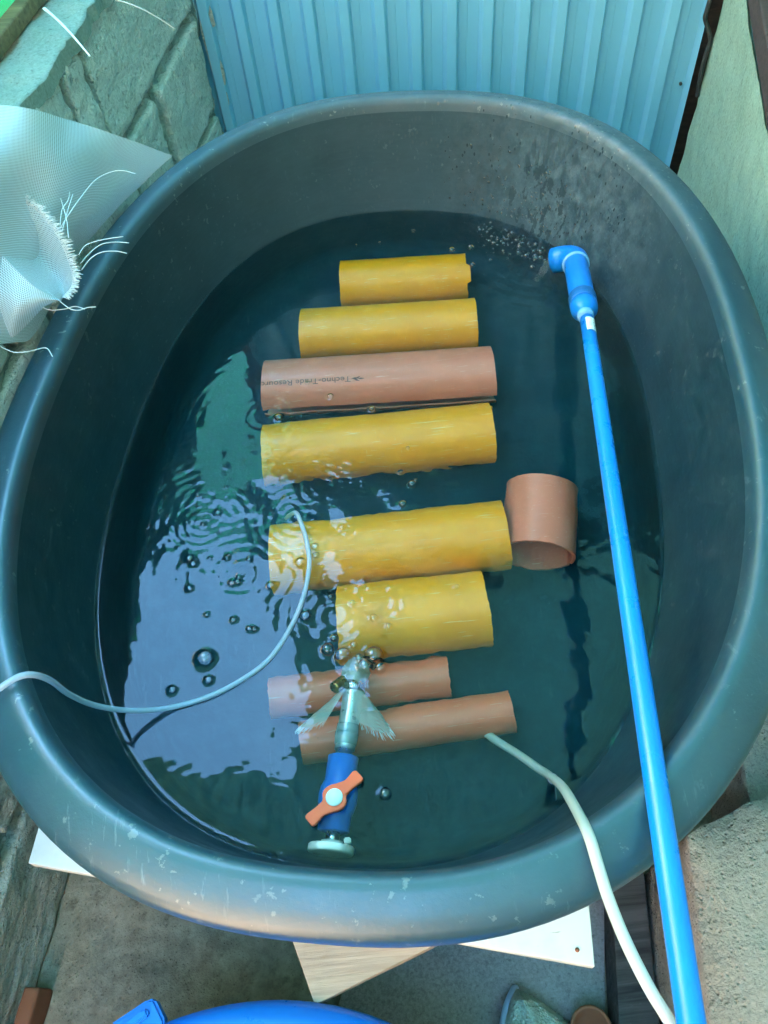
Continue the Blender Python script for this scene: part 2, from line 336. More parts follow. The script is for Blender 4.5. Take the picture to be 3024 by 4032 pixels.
# ------------------------------------------------------------------ the setting: ground, roof
def grid_sheet(name, u0, u1, v0, v1, nu, nv, zf, mat):
    V = []; Fc = []
    for j in range(nv + 1):
        for i in range(nu + 1):
            u = u0 + (u1 - u0) * i / nu; v = v0 + (v1 - v0) * j / nv; x, y, _ = room(u, v, 0); V.append((x, y, zf(u, v)))
    for j in range(nv):
        for i in range(nu): a = j * (nu + 1) + i; Fc.append((a, a + 1, a + nu + 2, a + nu + 1))
    return mesh(name, V, Fc, mat)
def zfloor(u, v):
    q = Vector((u, v, 0)); return GROUND + mnoise.fractal(q * 14, 0.9, 2.0, 4) * 0.003 + mnoise.noise(q * 3) * 0.004
tag(grid_sheet('ground', -0.75, 0.75, -0.6, 1.85, 150, 200, zfloor, MT['floor']), kind='structure')
V = []; Fc = []                                         # the yard floor goes on beyond the fine part
for i, (r) in enumerate((0, 60)):
    for (u, v) in ((-0.74 - r, -0.59 - r), (0.74 + r, -0.59 - r), (0.74 + r, 1.84 + r), (-0.74 - r, 1.84 + r)): V.append(room(u, v, GROUND - 0.012))
for k in range(4): Fc.append((k, (k + 1) % 4, 4 + (k + 1) % 4, 4 + k))
tag(mesh('yard_ground', V, Fc, MT['floor'], smooth=False), kind='structure')

bm = bmesh.new()                                        # green roof over the corner, seen only mirrored; gaps shaped to steer sky light
def zroof(u, v): return 2.25 + (0.02 if int(math.floor((u + 2) / 0.025)) % 4 in (1, 2) else 0.0) - 0.047 * v
for (u0, u1, v0, v1) in ((-0.62, 2.78, 0.0, 1.97), (0.12, 2.78, -1.6, 0.0), (-1.9, 0.12, -1.6, -1.25), (-1.9, -0.62, -0.95, 0.82), (-0.62, 0.12, -0.30, 0.0)):
    n = max(2, int((u1 - u0) / 0.025)); rv = []
    for i in range(n + 1):
        u = u0 + (u1 - u0) * i / n; rv.append([bm.verts.new(room(u, v0, zroof(u, v0))), bm.verts.new(room(u, v1, zroof(u, v1)))])
    for i in range(n): bm.faces.new((rv[i][0], rv[i + 1][0], rv[i + 1][1], rv[i][1]))
tag(from_bm('roof', bm, MT['roof']), kind='structure')
def slab_room(name, u0, u1, v0, v1, z0, z1, mat):          # plain added walls, out of view: close off sky, bounce warm sun
    bm = bmesh.new(); c = [bm.verts.new(p) for p in rbox(u0, u1, v0, v1, z0, z1)]
    for f in ((3, 2, 1, 0), (4, 5, 6, 7), (0, 1, 5, 4), (1, 2, 6, 5), (2, 3, 7, 6), (3, 0, 4, 7)): bm.faces.new([c[i] for i in f])
    return tag(from_bm(name, bm, mat), kind='structure')
slab_room('blocker_wall_right', 1.3, 1.5, -3.0, 1.95, GROUND - 0.01, 2.6, MT['plaster'])  # unseen, added to shut out light from the right
slab_room('bounce_wall_back', -2.0, 1.3, -1.7, -1.5, GROUND - 0.01, 2.9, MT['fill_wall'])  # unseen, added behind the camera as a sunlit fill
slab_room('bounce_wall_left', -2.0, -1.8, -1.5, 4.0, GROUND - 0.01, 2.6, MT['cream'])  # unseen, added to throw warm sunlight back onto the tub
slab_room('dark_backing_front', -0.75, 1.3, 1.86, 1.95, GROUND - 0.01, 2.2, MT['rail'])  # added backing: stops sun leaks; dark colour stands for shade in the corner gap

# ------------------------------------------------------------------ tub
tub = empty('oval_tub', (TUBC[0], TUBC[1], 0.008), 'big oval black plastic tub filled with water and pipe pieces', 'tub')
def ring(d, z, n=220, du=0.0):
    out = []
    for k in range(n):
        a = 2 * math.pi * k / n; c, s = math.cos(a), math.sin(a)
        u = (TA - d) * math.copysign(abs(c) ** (2 / TN), c) + du; v = (TB - d) * math.copysign(abs(s) ** (2 / TN), s)
        out.append(Vector((TUBC[0] + u * CT - v * ST, TUBC[1] + u * ST + v * CT, z)))
    # equal spacing round the outline
    P = out + [out[0]]; L = [0]
    for i in range(n): L.append(L[-1] + (P[i + 1] - P[i]).length)
    res = []; j = 0
    for k in range(n):
        t = L[-1] * k / n
        while L[j + 1] < t: j += 1
        f = (t - L[j]) / max(L[j + 1] - L[j], 1e-9); res.append(P[j].lerp(P[j + 1], f))
    return res
def rings_mesh(name, prof, mat, parent, closed_end=False, n=220):
    V = []; Fc = []
    for (d, z, du) in prof: V += ring(d, z, n, du)
    for i in range(len(prof) - 1):
        for k in range(n): Fc.append((i * n + k, i * n + (k + 1) % n, (i + 1) * n + (k + 1) % n, (i + 1) * n + k))
    if closed_end: V.append(Vector((TUBC[0], TUBC[1], prof[-1][1]))); b = (len(prof) - 1) * n; Fc += [(b + k, b + (k + 1) % n, len(V) - 1) for k in range(n)]
    return mesh(name, V, Fc, mat, parent)
def sh(z): return -0.015 * max(0, min(1, (RIM - z) / 0.19))
R_ = RIM
rim_prof = [(0.012, R_ - 0.036), (0.003, R_ - 0.036), (0.0, R_ - 0.030), (0.0005, R_ - 0.020), (0.003, R_ - 0.0135), (0.008, R_ - 0.0092), (0.020, R_ - 0.0045), (0.033, R_ - 0.0006), (0.0395, R_ + 0.0006), (0.044, R_ - 0.0006), (0.048, R_ - 0.004), (0.051, R_ - 0.011), (0.0525, R_ - 0.022)]
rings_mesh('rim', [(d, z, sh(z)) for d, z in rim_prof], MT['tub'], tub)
inner = [(0.0525, R_ - 0.022), (0.058, R_ - 0.06), (0.066, R_ - 0.11), (0.076, R_ - 0.16), (0.0845, WAT), (0.096, WAT - 0.045), (0.104, FLOOR_IN + 0.028), (0.113, FLOOR_IN + 0.010), (0.128, FLOOR_IN + 0.002), (0.15, FLOOR_IN), (0.25, FLOOR_IN), (0.36, FLOOR_IN)]
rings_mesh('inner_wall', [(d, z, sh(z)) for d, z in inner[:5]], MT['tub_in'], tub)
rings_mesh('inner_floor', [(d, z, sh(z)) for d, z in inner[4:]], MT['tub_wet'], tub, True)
outer_w = [(0.013, R_ - 0.0355), (0.030, R_ - 0.045), (0.045, R_ - 0.06), (0.07, 0.12), (0.088, 0.03), (0.10, 0.012), (0.15, 0.009), (0.36, 0.009)]
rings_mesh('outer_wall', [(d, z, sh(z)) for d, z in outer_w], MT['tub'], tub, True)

# ------------------------------------------------------------------ water surface with ripples
open_b = [(790, 828, 22), (937, 960, 32), (712, 1032, 18), (832, 1040, 18), (990, 620, 16), (995, 770, 16), (733, 1295, 35), (760, 1330, 30), (878, 1287, 14), (1000, 1285, 22), (1018, 1268, 13), (1165, 1298, 20), (1040, 1470, 28), (1080, 1462, 26), (733, 1508, 28), (857, 1698, 18), (1050, 1738, 24), (1165, 1800, 22), (1202, 1805, 22), (870, 2172, 34), (1088, 1425, 14)]
BUB = {'open': [((350 + x / 1.843) / PX, (1500 + y / 1.843) / PX, r / 1.843 / PX * 0.92) for x, y, r in open_b],
       'lone': [(444, 1424, 19), (373, 1491, 9), (833, 1716, 12)], 'pink': [(664, 828, 7), (714, 857, 9), (803, 884, 8), (602, 902, 11)],
       'tube': [(681, 1182, 9), (650, 1216, 13), (683, 1200, 8), (738, 1140, 6), (584, 1265, 9)], 'between': [(890, 1047, 11), (898, 1038, 6), (870, 1090, 9), (881, 970, 6), (866, 1020, 5)],
       'end': [(1020, 572, 9), (976, 540, 9), (1017, 535, 10), (893, 500, 8), (820, 525, 5), (770, 530, 4)],
       'hose': [(660, 1331, 12), (708, 1403, 14), (741, 1416, 17), (790, 1441, 17), (808, 1418, 20), (821, 1443, 13), (765, 1395, 9), (776, 1421, 8), (722, 1378, 8), (762, 1303, 6), (807, 1335, 9), (840, 1352, 7), (715, 1290, 6), (988, 1268, 6)]}
def menisci(x, y, h):                                   # the water climbs up every bubble
    for lst in BUB.values():
        for (px, py, rp) in lst:
            p = at(px, py, WAT); r0 = rp / 1661.0 * 0.95; r = np.sqrt((x - p.x) ** 2 + (y - p.y) ** 2); m = r < r0 * 3 + 0.008
            h[m] += (0.16 * r0 + 0.0003) * np.exp(-np.maximum(r[m] - r0 * 0.93, 0) / (0.22 * r0 + 0.0007))
    return h
def water_height(x, y):
    h = np.zeros_like(x)
    def gauss(px, py, r): p = at(px, py, WAT); return np.exp(-((x - p.x) ** 2 + (y - p.y) ** 2) / (2 * r * r))
    g = np.random.default_rng(11)
    calm = 0.09 + 0.30 * gauss(470, 1130, 0.10) + 0.8 * gauss(760, 1400, 0.06) + 0.40 * gauss(640, 1000, 0.10) + 0.7 * gauss(1120, 520, 0.09) + 0.35 * gauss(1180, 1300, 0.2) + 0.5 * gauss(830, 1080, 0.1)
    for lam0, lam1, amp, cnt in ((0.06, 0.14, 0.00034, 10), (0.028, 0.06, 0.00010, 12), (0.012, 0.024, 0.000028, 12)):
        for _ in range(cnt):
            lam = g.uniform(lam0, lam1); a = g.uniform(0, 6.283); ph = g.uniform(0, 6.283)
            h += amp * np.sin((x * math.cos(a) + y * math.sin(a)) * 6.283 / lam + ph) * calm
    for (px, py, amp, lam, dec) in ((770, 1420, 0.0010, 0.015, 0.035), (430, 1090, 0.0005, 0.011, 0.05), (440, 1135, 0.0005, 0.009, 0.035), (520, 1240, 0.0007, 0.013, 0.055), (500, 1100, 0.0004, 0.012, 0.06),
                                    (570, 900, 0.0006, 0.012, 0.06), (720, 1330, 0.0008, 0.012, 0.05), (830, 1300, 0.0004, 0.010, 0.05), (1165, 545, 0.0012, 0.017, 0.09), (700, 1050, 0.0006, 0.011, 0.07), (645, 1115, 0.0005, 0.010, 0.05), (440, 1425, 0.0003, 0.010, 0.03), (833, 1716, 0.0003, 0.010, 0.03)):
        p = at(px, py, WAT); r = np.sqrt((x - p.x) ** 2 + (y - p.y) ** 2); h += 0.36 * amp * np.cos(r * 6.283 / (lam * 1.25)) * np.exp(-r / dec) * (1 - np.exp(-(r / 0.004) ** 2))
    for _ in range(7):
        lam = g.uniform(0.008, 0.015); a = 1.45 + g.uniform(-0.35, 0.35); ph = g.uniform(0, 6.283)
        h += 0.00005 * np.sin((x * math.cos(a) + y * math.sin(a)) * 6.283 / lam + ph) * (gauss(720, 1060, 0.05) + 0.7 * gauss(960, 1040, 0.05) + 0.6 * gauss(900, 1420, 0.05) + 0.5 * gauss(700, 1540, 0.05))
    return np.clip(h, -0.004, 0.004)
st = 0.0016
us = np.arange(-TA + 0.05, TA - 0.05, st); vv = np.arange(-TB + 0.05, TB - 0.05, st)
U, Vg = np.meshgrid(us, vv); dU = U + 0.015
keep = (np.abs(dU) / (TA - 0.080)) ** TN + (np.abs(Vg) / (TB - 0.080)) ** TN < 1.0
Xg = TUBC[0] + U * CT - Vg * ST; Yg = TUBC[1] + U * ST + Vg * CT
edge = ((np.abs(dU) / (TA - 0.0845)) ** TN + (np.abs(Vg) / (TB - 0.0845)) ** TN) ** (1 / TN)
Zg = WAT + menisci(Xg, Yg, water_height(Xg, Yg)) + 0.0022 * np.clip((edge - 0.985) / 0.015, 0, 1) ** 2
idx = -np.ones(U.shape, int); idx[keep] = np.arange(keep.sum())
q = keep[:-1, :-1] & keep[1:, :-1] & keep[:-1, 1:] & keep[1:, 1:]
Fq = np.stack([idx[:-1, :-1][q], idx[:-1, 1:][q], idx[1:, 1:][q], idx[1:, :-1][q]], 1)
me = bpy.data.meshes.new('water'); Vq = np.stack([Xg[keep], Yg[keep], Zg[keep]], 1)
me.from_pydata(Vq.tolist(), [], Fq.tolist()); me.update(); me.shade_smooth()
tag(link('water', me, MT['water']), kind='structure')

# ------------------------------------------------------------------ pipe pieces in the water
def pipe_piece(name, A, B, dia, mat, label, group, gap=(150, 205), wall=0.003, jit=0.0005, seed=0, notch=None, nl=10):
    """cut length of pipe from A to B; gap = angles left open, from zenith towards the photographer"""
    A, B = Vector(A), Vector(B); ax = (B - A); L = ax.length; ax.normalize(); up = Vector((0, 0, 1)); up = (up - ax * up.dot(ax)).normalized(); sd = ax.cross(up) * -1
    if sd.y > 0: sd = -sd                                # towards the photographer
    g0, g1 = gap; arc = 360 - (g1 - g0); n = 56; r_ = random.Random(seed); V = []; Fc = []
    e = [[0.0] * (n + 1), [0.0] * (n + 1)]
    for s in (0, 1):
        ph = r_.uniform(0, 6)
        for k in range(n + 1): e[s][k] = jit * (math.sin(k * 0.17 + ph) + 0.4 * math.sin(k * 0.53 + ph * 2) + r_.uniform(-0.5, 0.5))
    if notch:
        for (s, k0, k1, d) in notch:
            for k in range(k0, k1): e[s][k] += d
    for lay in (0, 1):
        R = dia / 2 - wall * lay
        for j in range(nl + 1):
            f = j / nl
            for k in range(n + 1):
                a = math.radians(g1 + arc * k / n)
                s = f * L
                if j == 0: s += e[0][k]
                if j == nl: s += e[1][k]
                V.append(A + ax * s + (up * math.cos(a) + sd * math.sin(a)) * R)
    m = n + 1; o = (nl + 1) * m
    for lay in (0, 1):
        for j in range(nl):
            for k in range(n): b = lay * o + j * m + k; Fc.append((b, b + 1, b + m + 1, b + m))
    for k in range(n): Fc.append((k, k + 1, o + k + 1, o + k)); b = nl * m + k; Fc.append((b, b + 1, o + b + 1, o + b))
    for j in range(nl):
        for k in (0, n): b = j * m + k; Fc.append((b, b + m, o + b + m, o + b))
    ob = mesh(name, V, Fc, mat); me = ob.data
    es = bmesh.new(); es.from_mesh(me)
    for ed in es.edges:
        if len(ed.link_faces) == 2 and ed.calc_face_angle(0) > 0.7: ed.smooth = False
    es.to_mesh(me); es.free()
    return tag(ob, label, 'pipe', group), ax, up, sd
def zc(d): return FLOOR_IN + d / 2
yg, pg = 'yellow pipe pieces on the tub floor', 'pink pipe pieces on the tub floor'
pipe_piece('pipe_piece', (-0.030, 1.130, zc(.106)), (0.190, 1.112, zc(.106)), .106, MT['yellow'], 'short yellow pipe piece at the end of the row by the corrugated sheet', yg, seed=1, notch=[(1, 30, 38, 0.006)])
pipe_piece('pipe_piece', (-0.104, 1.012, zc(.106)), (0.188, 0.990, zc(.106)), .106, MT['yellow'], 'yellow pipe piece lying against the lettered pink pipe, on the sheet side', yg, seed=2)
p3, ax3, up3, sd3 = pipe_piece('pipe_piece', (-0.167, 0.896, zc(.106)), (0.196, 0.871, zc(.106)), .106, MT['pink'], 'long salmon pink pipe with printed lettering and an open slit', pg, (80, 99), seed=3, jit=0.0006)
pipe_piece('pipe_piece', (-0.168, 0.760, zc(.103)), (0.174, 0.753, zc(.103)), .103, MT['yellow'], 'long scratched yellow pipe piece next to the lettered pink pipe slit', yg, seed=4, notch=[(1, 8, 13, 0.008)])
pipe_piece('pipe_piece', (-0.158, 0.572, zc(.103)), (0.161, 0.571, zc(.103)), .103, MT['yellow'], 'long yellow pipe piece with the clear air tube lying over its end', yg, seed=5)
pipe_piece('pipe_piece', (-0.073, 0.464, zc(.103)), (0.116, 0.463, zc(.103)), .103, MT['yellow'], 'short yellow pipe piece with bubbles rising over it', yg, seed=6, jit=0.0009)
pipe_piece('pipe_piece', (-0.166, 0.382, zc(.052)), (0.057, 0.3845, zc(.052)), .052, MT['orange'], 'thin orange pipe piece under the mesh end of the valve hose', 'thin orange pipe pieces', (160, 200), 0.0025, 0.0009, 7)
pipe_piece('pipe_piece', (-0.129, 0.3215, zc(.052)), (0.126, 0.331, zc(.052)), .052, MT['orange'], 'thin orange pipe piece beside the blue valve, touched by the milky tube', 'thin orange pipe pieces', (160, 200), 0.0025, 0.0005, 8)
pipe_piece('pipe_piece', (0.197, 0.532, zc(.103)), (0.2255, 0.640, zc(.103)), .100, MT['pink'], 'short wide salmon pink pipe ring lying across the end of a yellow pipe', pg, (112, 119), 0.0035, 0.0006, 9)

def lettering(name, text, size, parent, place, mat):
    cu = bpy.data.curves.new(name, 'FONT'); cu.body = text; cu.size = size; cu.resolution_u = 3
    o = bpy.data.objects.new(name, cu); COL.objects.link(o); dg = bpy.context.evaluated_depsgraph_get(); dg.update()
    me = bpy.data.meshes.new_from_object(o.evaluated_get(dg)); bpy.data.objects.remove(o); bpy.data.curves.remove(cu)
    bm = bmesh.new(); bm.from_mesh(me); bmesh.ops.triangulate(bm, faces=bm.faces)
    bmesh.ops.subdivide_edges(bm, edges=[e for e in bm.edges if e.calc_length() > size * 0.3], cuts=2)
    for v in bm.verts: v.co = place(v.co.x, v.co.y)
    bm.to_mesh(me); bm.free(); me.materials.clear(); return link(name, me, mat, parent)
A3 = Vector((-0.167, 0.896, zc(.106)))
def on_p3(x, y, s0=0.1405, phi=19.0):
    a = math.radians(phi) + y / 0.053; return A3 + ax3 * (s0 - x) + (up3 * math.cos(a) + sd3 * math.sin(a)) * 0.05325
txt = lettering('printed_lettering', 'Techno-Trade Resourc', 0.0135, p3, lambda x, y: on_p3(x * 1.10, y * 1.05), MT['ink'])
bm = bmesh.new()                                          # the small leaf-like emblem before the name
for (cx, cy_, a, l, w) in ((-0.006, 0.004, 0.2, 0.011, 0.003), (-0.009, 0.007, -0.5, 0.012, 0.003), (-0.011, 0.003, 0.55, 0.011, 0.0025), (-0.016, 0.005, 0.0, 0.012, 0.003)):
    pts = [(-l / 2, 0), (0, w / 2), (l / 2, 0), (0, -w / 2)]
    bm.faces.new([bm.verts.new(on_p3(cx + x * math.cos(a) - y * math.sin(a), cy_ + x * math.sin(a) + y * math.cos(a))) for x, y in pts])
from_bm('printed_emblem', bm, MT['ink'], p3)

# ------------------------------------------------------------------ blue supply pipe with coupling and elbow
sp = empty('supply_pipe', at(1440, 1850, RIM), 'long bright blue water pipe with an elbow, laid over the tub rim', 'pipe')
pA, pB = at(1268, 690, 0.238), at(1440, 1850, RIM + 0.0125)
pd = (pA - pB).normalized(); pC = pB - pd * 0.45
tube('pipe', [pC.lerp(pA, i / 14) for i in range(15)], 0.0097, MT['blue'], sp, 28)
# the far fittings follow the pipe and dip a little
e0 = at(1263, 672, 0.234); e1 = at(1243, 566, 0.186); ed = (e1 - e0).normalized(); Lc = (e1 - e0).length
lathe('reducer', [(-0.016, 0.0105), (-0.010, 0.0112), (-0.004, 0.0150), (0.004, 0.0186), (0.012, 0.0192), (0.022, 0.0190)], e0, ed, MT['blue2'], sp)
lathe('cement_ring', [(-0.0195, 0.0103), (-0.018, 0.0113), (-0.012, 0.0115), (-0.0095, 0.0109)], e0, ed, MT['cement_glue'], sp)
lathe('coupling_sleeve', [(0.0205, 0.0193), (0.022, 0.0198), (0.044, 0.0197), (0.046, 0.0188)], e0, ed, MT['blue_dark'], sp)
lathe('coupling', [(0.046, 0.0180), (0.047, 0.0183), (Lc - 0.010, 0.0183), (Lc - 0.008, 0.0178)], e0, ed, MT['blue2'], sp)
# elbow: swept bend with a thick socket at each end
out_dir = (at(1188, 556, 0.160) - at(1240, 545, 0.178)).normalized()
bend = [e1 - ed * 0.012, e1 - ed * 0.002, e1 + ed * 0.004]
c0 = e1 + ed * 0.004
for k in range(1, 9):
    a = math.radians(90 * k / 8); bend.append(c0 + ed * (0.020 * math.sin(a)) + out_dir * (0.020 * (1 - math.cos(a))))
tip = bend[-1]; bend += [tip + out_dir * 0.004, tip + out_dir * 0.016]
rr = [0.0200, 0.0205, 0.0205] + [0.0200] * 8 + [0.0203, 0.0203]
Vb, Fb = tube_geo(bend, rr, 32, False)
Vi, Fi = tube_geo([bend[-1], bend[-2], tip], [0.0165, 0.0160, 0.0155], 32, False)
off = len(Vb); nb = len(bend) - 1
Fb += [(nb * 32 + k, nb * 32 + (k + 1) % 32, off + (k + 1) % 32, off + k) for k in range(32)]
Fb += [tuple(i + off for i in f) for f in Fi]
mesh('elbow', Vb + Vi, Fb, MT['blue2'], sp)
lathe('socket_lip', [(-0.0125, 0.0200), (-0.0115, 0.0212), (-0.0085, 0.0212), (-0.0075, 0.0203)], e1, ed, MT['cement_glue'], sp)
# paper sticker wrapped round the pipe
def on_pipe(s, ang, r=0.0100):
    n1 = (Vector((0, 0, 1)) - pd * pd.z).normalized(); n2 = pd.cross(n1) * -1
    if n2.x < 0: n2 = -n2
    return pA + pd * s + (n1 * math.cos(ang) + n2 * math.sin(ang)) * r
V = []; Fc = []
for j in range(5):
    for i in range(9): V.append(on_pipe(-0.008 - 0.030 * j / 4, math.radians(-25 + 110 * i / 8)))
for j in range(4):
    for i in range(8): Fc.append((j * 9 + i, j * 9 + i + 1, j * 9 + i + 10, j * 9 + i + 9))
stk = mesh('sticker', V, Fc, MT['sticker'], sp)
bm = bmesh.new(); r_ = random.Random(3)
for row in range(6):                                       # rows of tiny print along the sticker's edge
    s = -0.012
    while s > -0.035:
        w = r_.uniform(0.0006, 0.002); a0 = math.radians(35 + row * 7.5); a1 = a0 + math.radians(4.2)
        if r_.random() < 0.8: bm.faces.new([bm.verts.new(on_pipe(s, a0, 0.01012)), bm.verts.new(on_pipe(s - w, a0, 0.01012)), bm.verts.new(on_pipe(s - w, a1, 0.01012)), bm.verts.new(on_pipe(s, a1, 0.01012))])
        s -= w + r_.uniform(0.0004, 0.0012)
from_bm('sticker_print', bm, MT['black'], stk)

# water running from the elbow, and its splash
js = bend[-1] - out_dir * 0.004; jet = [js]; vel = out_dir * 0.30 + Vector((0, 0.03, -0.05)); p = js.copy(); dt = 0.02
while p.z > WAT - 0.004:
    p = p + vel * dt; vel = vel + Vector((0, 0, -9.8)) * dt; jet.append(p.copy())
wj = m_clear('running_water', (0.75, 0.88, 0.90), 0.07, 0.03)
jw = spline(jet, 5)
Vj, Fj = tube_geo(jw, [0.0085 * (1 - 0.45 * i / len(jw)) * (1 + 0.12 * math.sin(i * 1.3)) for i in range(len(jw))], 16)
tag(mesh('water_jet', Vj, Fj, wj), 'clear stream of water falling from the blue elbow', 'water stream')

# ------------------------------------------------------------------ ball valve assembly on the near wall
va = empty('ball_valve', (-0.0968, 0.2007, 0.09), 'blue ball valve with orange handle on the tub wall, hose ending in mesh', 'valve')
vb, vt = atw(720, 1797, 0.109), atw(742, 1633, 0.109); vd = (vt - vb).normalized(); VL = (vt - vb).length
lathe('valve_body', [(0.0, 0.0150), (0.001, 0.0172), (0.016, 0.0172), (0.022, 0.0192), (0.029, 0.0212), (0.038, 0.0215), (0.045, 0.0205), (0.053, 0.0172), (VL - 0.001, 0.0172), (VL, 0.0150)], vb, vd, MT['valve'], va)
hq = at(718, 1722, 0.140); hc = vb + vd * (hq - vb).dot(vd) + Vector((0, 0, 0.0205))
lathe('stem', [(0, 0.009), (0.006, 0.009)], hc, (0, 0, 1), MT['valve'], va)
hd = at(778, 1668, 0.14) - at(662, 1775, 0.14); hd.z = 0; hd.normalize(); hn = Vector((-hd.y, hd.x, 0)); hz = hc.z + 0.004
outl = []
for a in range(-40, 41, 10): outl.append((None, math.radians(a)))
prof = []
for sgn in (1, -1):                                        # bow-tie handle: hub with two tapering arms
    for (l, w) in ((0.0105, 0.0062), (0.020, 0.0058), (0.033, 0.0072), (0.0355, 0.0060)): prof.append((sgn * l, sgn * -w))
    for (l, w) in ((0.0355, -0.0060), (0.033, -0.0075), (0.020, -0.0058), (0.0105, -0.0100)): prof.append((sgn * l, sgn * -w))
    prof.append((0.006, sgn * 0.0128) if sgn > 0 else (-0.006, -0.0128)); prof.append((0.0, sgn * 0.0142)); prof.append((-sgn * 0.006, sgn * 0.0128))
bm = bmesh.new(); lo = [bm.verts.new(hc + hd * l + hn * w + Vector((0, 0, 0.004))) for l, w in prof]
f = bm.faces.new(lo); ex = bmesh.ops.extrude_face_region(bm, geom=[f])
for v in [g for g in ex['geom'] if isinstance(g, bmesh.types.BMVert)]: v.co.z += 0.0065
bmesh.ops.bevel(bm, geom=[e for e in bm.edges], offset=0.0009, segments=2, affect='EDGES')
hnd = from_bm('handle', bm, MT['handle'], va, False)
lathe('handle_cap', [(0, 0.0090), (0.0008, 0.0092), (0.0014, 0.0088), (0.0016, 0.0)], hc + Vector((0, 0, 0.0104)), (0, 0, 1), MT['white'], hnd)
lathe('nipple', [(-0.014, 0.0075), (0.001, 0.0075)], vb, vd, MT['steel'], va, 6)
lathe('flange', [(-0.022, 0.017), (-0.0215, 0.0235), (-0.020, 0.0245), (-0.0145, 0.0245), (-0.013, 0.023), (-0.0125, 0.012), (-0.009, 0.0115), (-0.0085, 0.0)], vb, vd, MT['white'], va, 44)
for sgn in (-1, 1):                                        # two lugs of the bulkhead nut
    c = vb - vd * 0.0115 + Vector((sgn * 0.017, 0, 0.004)); bm = bmesh.new(); bmesh.ops.create_cube(bm, size=1, matrix=Matrix.Translation(c) @ Matrix.Diagonal((0.007, 0.006, 0.010, 1))); bmesh.ops.bevel(bm, geom=list(bm.edges), offset=0.001, segments=2, affect='EDGES'); from_bm('nut_lug', bm, MT['white'], va)
hp = [vt - vd * 0.004, atw(750, 1580, 0.109), atw(757, 1538, 0.109), atw(764, 1485, 0.108), atw(770, 1450, 0.108)]
hs = spline(hp, 6)
lathe('hose_collar', [(0, 0.0095), (0.006, 0.0095), (0.0065, 0.0115), (0.010, 0.0115)], vt, vd, MT['steel'], va)
tube('hose', hs[2:], 0.0118, MT['alu'], va, 24)
hm = hp[1].copy(); hdv = (hp[3] - hp[1]).normalized()
for (s0, s1, r0, r1) in ((-0.016, -0.002, 0.0125, 0.0136), (-0.003, 0.008, 0.0130, 0.0124)): lathe('clear_tape', [(s0, r0), ((s0 + s1) / 2, (r0 + r1) / 2 + 0.0003), (s1, r1)], hm, hdv, MT['tape'], va)
cl = hp[3].copy()
clm = lathe('hose_clamp', [(-0.0058, 0.0134), (-0.0055, 0.0144), (0.0055, 0.0144), (0.0058, 0.0134)], cl, hdv, MT['steel'], va)
bm = bmesh.new(); cup = (Vector((0, 0, 1)) - hdv * hdv.z).normalized(); csd = hdv.cross(cup)
for k in range(16):                                        # worm slots in the band
    a = math.radians(-65 + k * 8.6); b = a + math.radians(3.2); pts = []
    for (aa, s) in ((a, -0.0032), (b, -0.0028), (b, 0.0032), (a, 0.0028)): pts.append(bm.verts.new(cl + hdv * s + (cup * math.cos(aa) + csd * math.sin(aa)) * 0.0146))
    bm.faces.new(pts)
from_bm('clamp_slots', bm, MT['black'], clm)
sdir2 = csd if csd.x < 0 else -csd
scp = cl + sdir2 * 0.0165 + cup * 0.008
lathe('clamp_screw', [(-0.010, 0.0068), (-0.008, 0.0074), (0.001, 0.0074), (0.003, 0.0058), (0.005, 0.0074), (0.009, 0.0074), (0.0105, 0.005)], scp, (hdv * 0.3 + sdir2 * -0.2 - cup * 0.2 + csd * 0).normalized(), MT['brass'], clm, 18)
# mesh stocking clamped over the hose end
def net_surface(name, P, mat, parent, uvscale=1.0, thick=False):
    """P: rows of points; UV in metres so that the weave keeps its size"""
    nr, nc = len(P), len(P[0]); V = [p for r in P for p in r]; Fc = [(j * nc + i, j * nc + i + 1, (j + 1) * nc + i + 1, (j + 1) * nc + i) for j in range(nr - 1) for i in range(nc - 1)]
    ob = mesh(name, V, Fc, mat, parent); me = ob.data; uvl = me.uv_layers.new(name='UVMap')
    cu = [[0.0] * nc for _ in range(nr)]; cv = [[0.0] * nc for _ in range(nr)]
    for j in range(nr):
        for i in range(1, nc): cu[j][i] = cu[j][i - 1] + (Vector(P[nr // 2][i]) - Vector(P[nr // 2][i - 1])).length
    for i in range(nc):
        for j in range(1, nr): cv[j][i] = cv[j - 1][i] + (Vector(P[j][nc // 2]) - Vector(P[j - 1][nc // 2])).length
    for lp in me.loops: j, i = divmod(lp.vertex_index, nc); uvl.data[lp.index].uv = (cu[j][i] * uvscale, cv[j][i] * uvscale)
    return ob
def round_rows(base, axis, prof, n=36, wob=0.0, seed=0, a0=0, a1=360):
    ax = Vector(axis).normalized(); up = (Vector((0, 0, 1)) - ax * ax.z).normalized(); sd = ax.cross(up); rows = []
    for j, (h, r) in enumerate(prof):
        row = []
        for k in range(n + 1):
            a = math.radians(a0 + (a1 - a0) * k / n); w = 1 + wob * mnoise.noise(Vector((math.cos(a) * 2, math.sin(a) * 2, j * 0.5 + seed)))
            row.append(Vector(base) + ax * h + (up * math.cos(a) + sd * math.sin(a)) * r * w)
        rows.append(row)
    return rows
net_surface('mesh_stocking', round_rows(cl, hdv, [(0.004, 0.0136), (0.008, 0.0142), (0.014, 0.0160), (0.020, 0.0165), (0.027, 0.0155), (0.033, 0.0125), (0.036, 0.007), (0.037, 0.001)], wob=0.18, seed=2), MT['sock'], va)
